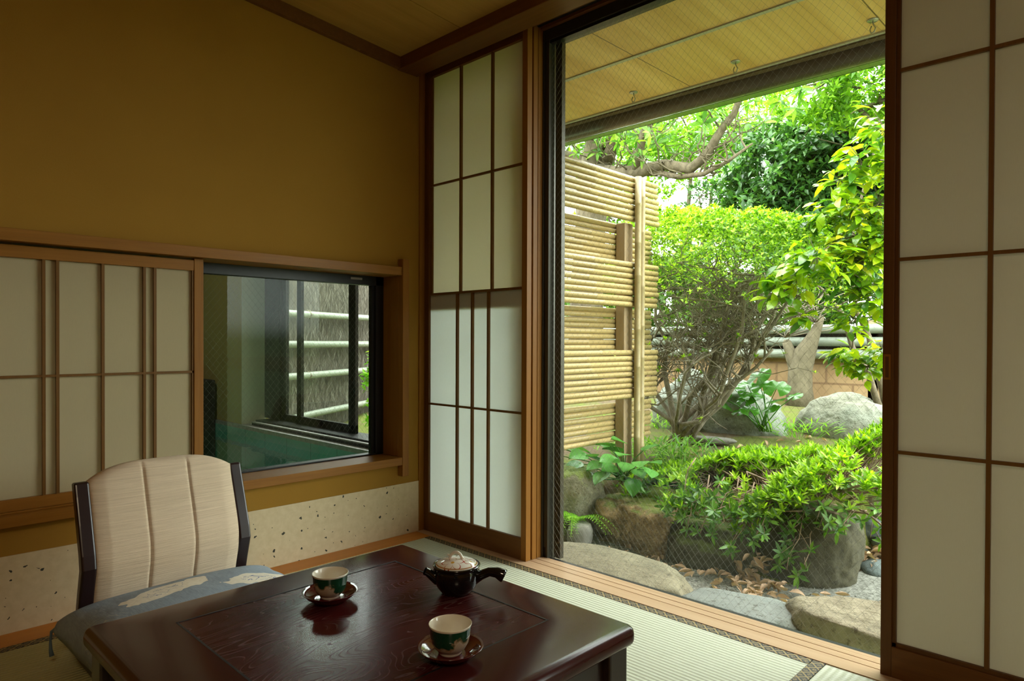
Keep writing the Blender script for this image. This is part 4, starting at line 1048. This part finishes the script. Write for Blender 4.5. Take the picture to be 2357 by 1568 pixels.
# camellia on the right
K = thing('camellia', 'glossy yellow green camellia with slim grey stems at the right', 'shrub', (.95, 3.75, .2))
tr = MB(); rc = random.Random(9)
t1 = [(.98, 3.95, .16), (.93, 3.7, .45), (.90, 3.6, .66), (.79, 3.58, .86), (.71, 3.58, 1.13), (.58, 3.55, 1.31), (.44, 3.5, 1.44)]
t2 = [(1.02, 4.0, .16), (.97, 3.8, .40), (.95, 3.72, .60), (.90, 3.7, .80), (.87, 3.7, .95), (.80, 3.65, 1.13), (.78, 3.5, 1.5), (.88, 3.4, 1.9), (1.0, 3.35, 2.3)]
tr.tube(t1, [.030, .026, .023, .020, .016, .012, .008], 9); tr.tube(t2, [.034, .03, .027, .024, .02, .018, .014, .010, .006], 9)
cl = [((.24, 3.35, 1.42), .12, 10), ((.36, 3.3, 1.30), .15, 16), ((.50, 3.3, 1.42), .17, 26), ((.62, 3.3, 1.55), .18, 30), ((.78, 3.3, 1.45), .2, 34), ((.95, 3.3, 1.5), .2, 34), ((1.1, 3.3, 1.6), .2, 30), ((.66, 3.3, 1.85), .13, 22), ((.86, 3.3, 1.85), .2, 40), ((1.05, 3.3, 1.9), .2, 36), ((.80, 3.25, 2.10), .12, 18), ((.95, 3.25, 2.2), .15, 26), ((1.1, 3.25, 2.4), .2, 30), ((1.2, 3.3, 2.1), .2, 30), ((.82, 3.5, .78), .12, 22), ((.92, 3.5, .72), .12, 20), ((.72, 3.5, .80), .07, 8), ((1.05, 3.45, .82), .12, 20), ((.86, 3.4, 1.08), .12, 18), ((1.04, 3.4, 1.2), .14, 20), ((.50, 3.3, 1.10), .05, 6), ((.98, 3.3, 1.32), .18, 24), ((.9, 3.3, 1.68), .2, 30)]
rs = np.random.RandomState(31); P_, D_, N_ = [], [], []
eye = Vector((2.529, -1.998, .9))
for ci, (c, r_, k) in enumerate(cl):
    q0 = .78 if (ci < 4 or ci == 20) else (.9 if 14 <= ci <= 17 else .86)
    c = eye + (Vector(c) - eye)*q0; r_ *= q0; src = min((Vector(p) for p in t1+t2), key=lambda p: (p-c).length); p = bent(src, c, 4, .02, rc); tr.tube(p, taper(5, .007, .003), 5)
    for i in range(int(k*2.6)):
        o_ = Vector((rc.gauss(0, 1), rc.gauss(0, 1), rc.gauss(0, .8))).normalized()*r_*rc.uniform(.3, 1.1); q_ = c + o_
        if rc.random() < .4: tr.tube([c, q_], [.0025, .0015], 4, False)
        P_.append(q_); d = Vector((o_.x, o_.y, 0)); d = d.normalized() if d.length > 1e-4 else Vector((1,0,0))
        D_.append(d*rc.uniform(.5, 1) + Vector((rc.gauss(0, .5), rc.gauss(0, .5), rc.gauss(-.25, .25)))); N_.append((rc.gauss(0, .3), rc.gauss(-.1, .3), 1))
tr.build('stems', BARK, K, smooth=True, fix=False)
n = len(P_); V, F = leaf_geo(np.array(P_), np.array(D_), np.array(N_), rs.uniform(.080, .125, n), rs.uniform(.042, .060, n), .2, .35, True); np_mesh('foliage', V, F, L_CAM, K)

# pollarded stump tree before the wall
Q = thing('pollarded_tree', 'thick pale pollarded trunk in front of the block wall', 'tree', (-.14, 5.0, .28))
pt = MB(); pt.tube([(-.15, 5.0, .2), (-.155, 5.0, .42), (-.15, 5.0, .62), (-.10, 5.0, .80), (-.035, 5.0, .93), (.02, 5.0, 1.06), (.06, 5.0, 1.16)], [.15, .122, .115, .104, .068, .044, .026], 18)
pt.tube([(-.165, 5.0, .48), (-.20, 4.99, .66), (-.255, 4.98, .82), (-.285, 4.98, .90), (-.29, 4.98, .925)], [.085, .072, .052, .044, .02], 14)
o = pt.build('trunk', BARK2, Q, smooth=True)
sp_ = MB(); rc = random.Random(5); P_, D_, N_ = [], [], []
for i in range(36):
    b = Vector(rc.choice([(-.30, 4.98, .95), (-.20, 4.95, 1.12), (0, 5, 1.1)])); e = b + Vector((rc.gauss(0, .35), rc.gauss(-.1, .2), rc.uniform(.1, .6))); p = bent(b, e, 4, .03, rc); sp_.tube(p, taper(5, .008, .003), 5)
sp_.build('shoots', TWIG, Q, smooth=True, fix=False)

# big old tree with sweeping limbs, upper left
Tm = thing('old_garden_tree', 'old tree with sweeping mossy limbs above the bamboo screen', 'tree', (-2.7, 4.8, .25))
lb = MB(); rc = random.Random(14)
lb.tube([(-2.85, 4.9, .2), (-2.75, 4.8, 1.5), (-2.62, 4.7, 2.3), (-2.50, 4.6, 2.9), (-2.42, 4.6, 3.3), (-2.2, 4.6, 4.2)], [.24, .21, .19, .20, .16, .08], 14)
L1 = [(-2.45, 4.55, 2.95), (-2.01, 4.4, 2.83), (-1.72, 4.4, 2.80), (-1.38, 4.4, 2.82), (-1.07, 4.4, 2.72), (-.90, 4.4, 2.82), (-.73, 4.4, 3.05), (-.59, 4.4, 3.19), (-.46, 4.4, 3.51), (-.35, 4.4, 3.9)]
lb.tube(L1, [.11, .085, .075, .06, .058, .05, .042, .035, .028, .015], 10)
L2 = [(-2.45, 4.6, 3.05), (-2.74, 4.6, 3.16), (-3.10, 4.6, 3.30), (-3.6, 4.6, 3.5)]; lb.tube(L2, [.10, .085, .07, .05], 10)
L3 = [(-1.75, 4.4, 2.80), (-1.66, 4.3, 2.95), (-1.55, 4.25, 3.17), (-1.30, 4.2, 3.4), (-1.1, 4.2, 3.8)]; lb.tube(L3, [.06, .05, .045, .035, .02], 9)
L4 = [(-1.60, 4.4, 2.80), (-1.22, 4.4, 2.66), (-.92, 4.4, 2.64), (-.66, 4.4, 2.72), (-.4, 4.4, 2.85)]; lb.tube(L4, [.035, .03, .028, .02, .01], 8)
L5 = [(-2.35, 4.6, 3.0), (-2.1, 4.5, 3.25), (-1.85, 4.5, 3.55), (-1.7, 4.5, 4.0)]; lb.tube(L5, [.09, .07, .05, .03], 9)
bt = []
for Lm in (L1, L2, L3, L4, L5):
    for i in range(16):
        j = rc.randrange(1, len(Lm)); b = Vector(Lm[j-1]).lerp(Vector(Lm[j]), rc.random()); e = b + Vector((rc.gauss(0, .28), rc.gauss(-.1, .3), rc.uniform(-.05, .55)))
        p = bent(b, e, 5, .03, rc); lb.tube(p, taper(6, .012, .004), 5, False); bt.append(e)
        for k in range(2):
            b2 = Vector(p[rc.randrange(2, 6)]); e2 = b2 + Vector((rc.gauss(0, .16), rc.gauss(0, .16), rc.uniform(0, .3))); lb.tube(bent(b2, e2, 3, .02, rc), taper(4, .006, .003), 4, False); bt.append(e2)
lb.build('limbs', BARK, Tm, smooth=True, fix=False)
rs = np.random.RandomState(41); C_ = [tuple(p) for p in bt if rc.random() < .62 and p.z > 2.85] + [(rc.uniform(-3.2, .1), rc.uniform(3.9, 5.0), rc.uniform(3.25, 3.9)) for i in range(150)]
A_ = np.stack([rs.normal(0, .4, len(C_)), rs.normal(-.2, .4, len(C_)), rs.uniform(.1, 1, len(C_))], 1)
Pp, Dd, Nn, Ll, Ww = rosettes(np.array(C_), A_, 7, .145, .040, rs, -.1, .5, .5); V, F = leaf_geo(Pp, Dd, Nn, Ll, Ww, .2, .5, True); np_mesh('foliage', V, F, L_MAG, Tm)

# background trees and shrubs
def bgtree(name, label, cat, base, blobs, mat, n, L, W, seed, bark=BARK, trunks=(), tr_r=.08):
    t = thing(name, label, cat, base); rr = random.Random(seed); rs = np.random.RandomState(seed); mb = MB(); P_, A_ = [], []
    tot = sum(b[1][0]*b[1][1]*b[1][2] for b in blobs)
    for c, s in blobs:
        c = Vector(c); mb.tube(bent(base, c, 5, .08, rr), taper(6, tr_r, tr_r*.25), 7, False)
        for i in range(7):
            e = c + Vector((rr.gauss(0, .5)*s[0], rr.gauss(0, .5)*s[1], rr.gauss(0, .5)*s[2])); mb.tube(bent(c, e, 3, .04, rr), taper(4, tr_r*.25, tr_r*.06), 5, False)
        m_ = int(n*s[0]*s[1]*s[2]/tot); k = 0
        while k < m_:
            d = Vector((rr.gauss(0, 1), rr.gauss(0, 1), rr.gauss(0, 1))).normalized(); q_ = rr.uniform(.25, 1)**.4
            p = c + Vector((d.x*s[0], d.y*s[1], d.z*s[2]))*q_
            if mnoise.noise(p*2.0 + Vector((seed, 0, 0))) < -.10: 
                if rr.random() < .8: continue
            P_.append(tuple(p)); A_.append((d.x*.5 + rr.gauss(0, .3), d.y*.5 + rr.gauss(0, .3), .8 + rr.gauss(0, .3))); k += 1
    mb.build('trunk', bark, t, smooth=True, fix=False)
    Pp, Dd, Nn, Ll, Ww = rosettes(np.array(P_), np.array(A_), 5, L, W, rs, .25, 1.2, .9); V, F = leaf_geo(Pp, Dd, Nn, Ll, Ww, .2, .3); np_mesh('foliage', V, F, mat, t)
    return t
bgtree('evergreen_tree', 'dense dark green evergreen tree beyond the block wall', 'tree', (-1.3, 7.6, 0), [((-1.3, 7.6, 3.2), (1.1, .8, .9)), ((-.6, 7.6, 3.4), (1.0, .8, .8)), ((-1.7, 7.4, 2.6), (.6, .6, .4)), ((-.2, 7.4, 2.4), (.7, .6, .6)), ((-1.0, 7.3, 2.3), (.7, .5, .5)), ((.3, 7.6, 3.2), (.8, .7, .9))], L_DARK, 7600, .125, .058, 51)
bgtree('leafy_tree', 'bright yellow green tree rising under the eave at the right', 'tree', (2.6, 6.6, 0), [((-.3, 6.2, 3.95), (.9, .6, .42)), ((.6, 6.2, 3.9), (.9, .7, .6)), ((1.4, 6.2, 3.3), (.7, .7, .8)), ((.2, 6.3, 3.6), (.8, .6, .35))], L_LIGHT, 2600, .10, .045, 52)
bgtree('leafy_tree', 'pale green tree behind the sweeping limbs at the left', 'tree', (-3.6, 8.5, 0), [((-4.6, 8.5, 4.2), (1.2, .8, .9)), ((-3.4, 8.5, 4.5), (1.2, .8, .6)), ((-5.2, 8.5, 3.4), (.7, .6, .4)), ((-2.6, 8.6, 4.5), (.9, .7, .6)), ((-3.0, 8.6, 3.75), (.6, .5, .3))], L_LIGHT, 2600, .11, .05, 53)
bgtree('thin_tree', 'thin grey stemmed sapling against the white sky', 'tree', (-3.05, 8.2, 0), [((-3.05, 8.2, 3.3), (.35, .3, .25)), ((-2.6, 8.2, 2.7), (.35, .3, .25)), ((-3.3, 8.2, 2.6), (.25, .3, .2))], L_DARK, 300, .08, .035, 54, tr_r=.04)
bgtree('round_shrub', 'leafy shrub behind the wall, left of the pollarded trunk', 'shrub', (-2.2, 6.0, 0), [((-2.4, 6.0, 1.35), (1.3, .5, .6)), ((-1.0, 6.0, 1.3), (1.0, .5, .55)), ((-3.8, 6.0, 1.3), (1.0, .5, .6)), ((-1.6, 6.0, 1.8), (1.2, .5, .35)), ((-2.9, 6.0, 1.7), (.8, .5, .35))], L_SHRUB, 6500, .085, .04, 55, tr_r=.03)
bgtree('round_shrub', 'leafy shrub behind the wall, right of the pollarded trunk', 'shrub', (.9, 6.0, 0), [((.4, 6.0, 1.45), (.8, .5, .75)), ((1.4, 6.0, 1.6), (.9, .5, .9)), ((.0, 6.2, 1.9), (.7, .4, .6)), ((-.5, 6.1, 1.7), (.6, .4, .45))], L_DARK, 4600, .095, .045, 56, tr_r=.03)
bgtree('round_shrub', 'small green shrub at the end of the brushwood fence', 'shrub', (-2.48, 1.45, -.1), [((-2.48, 1.45, .45), (.13, .13, .40))], L_FERN, 200, .06, .025, 57, tr_r=.012)

# hosta, one leaf at a time
def heart(L, W, mat, k=10):
    """broad ribbed leaf in local frame, tip along +x"""
    def fn(a, b):
        t = b; w = W*.62*(sin(pi*min(1, t**.60)))**.75*(1-.10*t); s_ = 2*a-1
        x = L*t - (.10*L*(1-t)**2)*(abs(s_)**1.5)*(1 if t < .4 else 0)
        return (x, s_*w, .10*W*abs(s_) - .25*L*t*t + .004*cos(s_*pi*5)*(1-abs(s_)))
    return MB().grid(10, 12, fn)
def plant_leaf(root, lm, base, tip, mat, L, W, az, pitch, roll=0):
    mb = MB(); g_ = heart(L, W, mat); M_ = Matrix.Rotation(az, 3, 'Z') @ Matrix.Rotation(-pitch, 3, 'Y') @ Matrix.Rotation(roll, 3, 'X')
    tip = Vector(tip); mb.add([M_ @ Vector(v) + tip for v in g_.v], g_.f)
    m_ = Vector(base).lerp(tip, .55) + Vector((0, 0, .03)); mb.tube([base, m_, tip, tip + M_ @ Vector((L*.15, 0, 0))], [.0045, .0038, .003, .002], 6)
    return mb.build('leaf', mat, root, smooth=True, fix=False)
Hs = thing('hosta', 'hosta with broad ribbed leaves below the bamboo screen', 'plant', (.10, 1.58, .04))
rc = random.Random(3); hb = Vector((.08, 1.55, .03))
for (x, y, z, az, pt_, L, W) in ((-.26, 1.34, .08, 4.0, .1, .13, .095), (-.17, 1.36, .19, 4.3, .3, .13, .095), (-.02, 1.34, .06, 4.5, -.3, .12, .09), (.10, 1.34, .08, 4.8, -.2, .13, .09), (.22, 1.38, .20, 5.0, .3, .13, .095), (.34, 1.44, .12, 5.5, .0, .13, .09), (-.34, 1.42, .18, 3.6, .3, .12, .09), (.12, 1.50, .25, 4.7, .5, .12, .09), (-.30, 1.40, .13, 3.6, .2, .13, .095), (-.08, 1.36, .17, 4.7, .1, .13, .095), (.16, 1.36, .17, 4.6, .15, .13, .095), (.05, 1.48, .22, 4.4, .4, .13, .09), (.30, 1.42, .16, 5.2, .1, .12, .09), (-.22, 1.45, .17, 3.8, .2, .12, .085), (-.14, 1.40, .10, 4.4, -.1, .12, .09), (-.05, 1.45, .15, 4.2, .2, .13, .09), (.03, 1.40, .12, 4.6, .0, .13, .09), (.10, 1.42, .11, 4.9, .1, .13, .09), (.10, 1.50, .19, 4.0, .4, .12, .09), (.18, 1.45, .13, 5.2, .0, .13, .09),
        (.24, 1.48, .10, 5.5, .0, .13, .085), (.28, 1.56, .14, 5.8, .3, .12, .08), (-.12, 1.33, .02, 4.4, -.7, .12, .085), (-.20, 1.26, -.04, 4.2, -.9, .13, .10), (.0, 1.55, .18, 3.2, .5, .11, .08), (.2, 1.6, .2, 1., .5, .11, .08), (-.2, 1.55, .15, 3.1, .3, .12, .08), (.26, 1.40, .05, 5.3, -.5, .12, .085)):
    plant_leaf(Hs, None, hb + Vector((rc.gauss(0, .02), rc.gauss(0, .02), 0)), (x, y-.02, z+.02), L_HOSTA, L, W, az, pt_, rc.gauss(0, .25))
# leopard plant: round leaves
def round_leaf(root, base, c, R_, az, pitch):
    mb = MB(); M_ = Matrix.Rotation(az, 3, 'Z') @ Matrix.Rotation(pitch, 3, 'Y')
    n_ = 26; vs = [Vector((0, 0, 0))]; fs = []
    for j in (1, 2):
        for i in range(n_):
            a = .30 + (2*pi-.60)*i/(n_-1); q_ = R_*j/2*(1 + (.04*cos(7*a) if j == 2 else 0)); vs.append(Vector((q_*cos(a) - .15*R_, q_*sin(a), -.10*R_*(j/2)**2 + .05*R_*cos(7*a)*(j == 2))))
    vs[0] = Vector((-.10*R_, 0, 0))
    for i in range(n_-1): fs.append((0, 1+i, 2+i)); fs.append((1+i, 1+n_+i, 2+n_+i, 2+i))
    c = Vector(c); mb.add([M_ @ v + c for v in vs], fs); mb.tube([base, Vector(base).lerp(c, .6) + Vector((0, 0, .03)), c], [.005, .004, .003], 6)
    return mb.build('leaf', L_FARF, root, smooth=True, fix=False)
Fp = thing('leopard_plant', 'leopard plant with round glossy leaves between the two boulders', 'plant', (.28, 3.15, .2))
for i, (x, z, R_) in enumerate(((-.05, .50, .085), (.04, .54, .075), (.13, .61, .10), (.20, .54, .10), (.31, .53, .10), (-.16, .44, .09), (-.11, .36, .085), (.05, .42, .08), (.09, .46, .09), (.10, .34, .075), (.30, .44, .085), (.28, .37, .07), (.0, .32, .06), (.40, .47, .06))):
    round_leaf(Fp, (.28 + rc.gauss(0, .03), 3.15, .2), (x+.14, 3.03 + rc.gauss(0, .05), .9+(z-.9)*.945), R_, rc.uniform(3.5, 6.2), rc.uniform(.25, .75))
# fern
Fe = thing('fern', 'bright green fern at the left edge of the glass door', 'fern', (.0, 1.16, -.2))
rc = random.Random(8); P_, D_, N_, L_ = [], [], [], []; ribs = MB()
for i in range(17):
    a = rc.uniform(3.2, 6.6); ln = rc.uniform(.20, .33); b = Vector((-.01 + rc.gauss(0, .02), 1.15 + rc.gauss(0, .02), -.17)); d = Vector((cos(a), sin(a)*.7, 0)); p = []
    for j in range(9):
        t = j/8; p.append(b + d*ln*t + Vector((0, 0, ln*(.75*t - .85*t*t))))
    ribs.tube(p, taper(9, .0022, .0008), 5, False)
    for j in range(1, 9):
        t = j/8; s_ = Vector((-d.y, d.x, 0)).normalized()
        for sg in (-1, 1):
            for e in (0, .5):
                P_.append(p[j] - (p[j]-p[j-1])*e); D_.append(s_*sg + d*.45 + Vector((0, 0, -.15))); N_.append((0, 0, 1)); L_.append((.055*(1-t*.85)+.006))
ribs.build('ribs', L_FERN, Fe, fix=False); L_ = np.array(L_); V, F = leaf_geo(np.array(P_), np.array(D_), np.array(N_, float), L_, L_*.26, .1, .1); np_mesh('fronds', V, F, L_FERN, Fe)
# dwarf bamboo grass at the post foot
def grass(name, label, c, n, sp, hgt, seed, mat=L_GRASS):
    t = thing(name, label, 'plant', c); rs = np.random.RandomState(seed); a = rs.uniform(0, 2*pi, n)
    P = np.stack([c[0] + rs.normal(0, sp, n), c[1] + rs.normal(0, sp*.7, n), c[2] + rs.uniform(.0, hgt, n)], 1); D = np.stack([np.cos(a), np.sin(a), rs.uniform(.1, 1.2, n)], 1)
    V, F = leaf_geo(P, D, np.tile([[0, 0, 1.]], (n, 1)) + rs.normal(0, .2, (n, 3)), rs.uniform(.06, .13, n), rs.uniform(.008, .013, n), .2, 1.2, True); np_mesh('blades', V, F, mat, t)
    mb = MB()
    for i in range(0, n, 3): mb.tube([(c[0] + (P[i,0]-c[0])*.6, c[1] + (P[i,1]-c[1])*.6, c[2]-.02), tuple(P[i])], [.002, .0012], 4, False)
    mb.build('stalks', mat, t, fix=False)
grass('dwarf_bamboo', 'tuft of dwarf bamboo grass at the foot of the bamboo screen', (.28, 1.92, .12), 230, .13, .13, 61)
grass('dwarf_bamboo', 'thin leafy tuft behind the hosta under the screen', (-.10, 1.95, .12), 160, .16, .10, 62, L_FERN)
grass('dwarf_bamboo', 'low tuft in front of the pale boulder', (.55, 3.15, .2), 90, .14, .08, 63, L_FERN)
grass('dwarf_bamboo', 'low tuft beside the long grey boulder', (-.5, 2.95, .19), 110, .2, .05, 64, L_FERN)

# ------------------------------------------------------------------ light
wd = bpy.data.worlds.new('overcast'); sc.world = wd; wd.use_nodes = True; nt = wd.node_tree; nt.nodes.clear()
ow = nt.nodes.new('ShaderNodeOutputWorld'); bg = nt.nodes.new('ShaderNodeBackground'); tc = nt.nodes.new('ShaderNodeTexCoord'); sx = nt.nodes.new('ShaderNodeSeparateXYZ'); rp = nt.nodes.new('ShaderNodeValToRGB')
nt.links.new(tc.outputs['Generated'], sx.inputs[0]); nt.links.new(sx.outputs[2], rp.inputs[0]); nt.links.new(rp.outputs[0], bg.inputs[0]); nt.links.new(bg.outputs[0], ow.inputs[0])
e = rp.color_ramp.elements; e[0].position = 0; e[0].color = (.16, .20, .10, 1); e[1].position = .03; e[1].color = (.80, .84, .82, 1); x = e.new(.6); x.color = (1, 1, 1, 1)
bg.inputs[1].default_value = 11.0
def light(kind, name, energy, loc, rot, color=(1,1,1), **kw):
    d = bpy.data.lights.new(name, kind); d.energy = energy; d.color = color
    for k, v in kw.items(): setattr(d, k, v)
    o = bpy.data.objects.new(name, d); col.objects.link(o); o.location = loc; o.rotation_euler = rot; return o
light('SUN', 'soft_sun', 3.0, (0, 0, 8), (radians(-28), radians(18), 0), (1, .97, .88), angle=radians(50))
light('AREA', 'room_fill', 25, (3.3, -2.6, 2.3), (0, 0, 0), (1, .80, .52), shape='DISK', size=.6)  # added warm fill out of view, lifts the room interior
light('AREA', 'bath_fill', 7, (-1.8, -1.2, 2.45), (0, 0, 0), (1, .93, .80), shape='DISK', size=.4)  # added fill light, unseen, brightens the bath room

sc.view_settings.view_transform = 'Standard'; sc.view_settings.look = 'None'; sc.view_settings.exposure = 0; sc.view_settings.gamma = 1
cy = sc.cycles; cy.use_denoising = True; cy.use_adaptive_sampling = True; cy.adaptive_threshold = .02; cy.max_bounces = 8; cy.diffuse_bounces = 5; cy.transparent_max_bounces = 16; cy.glossy_bounces = 4; cy.caustics_reflective = False; cy.caustics_refractive = False
cy.sample_clamp_indirect = 6
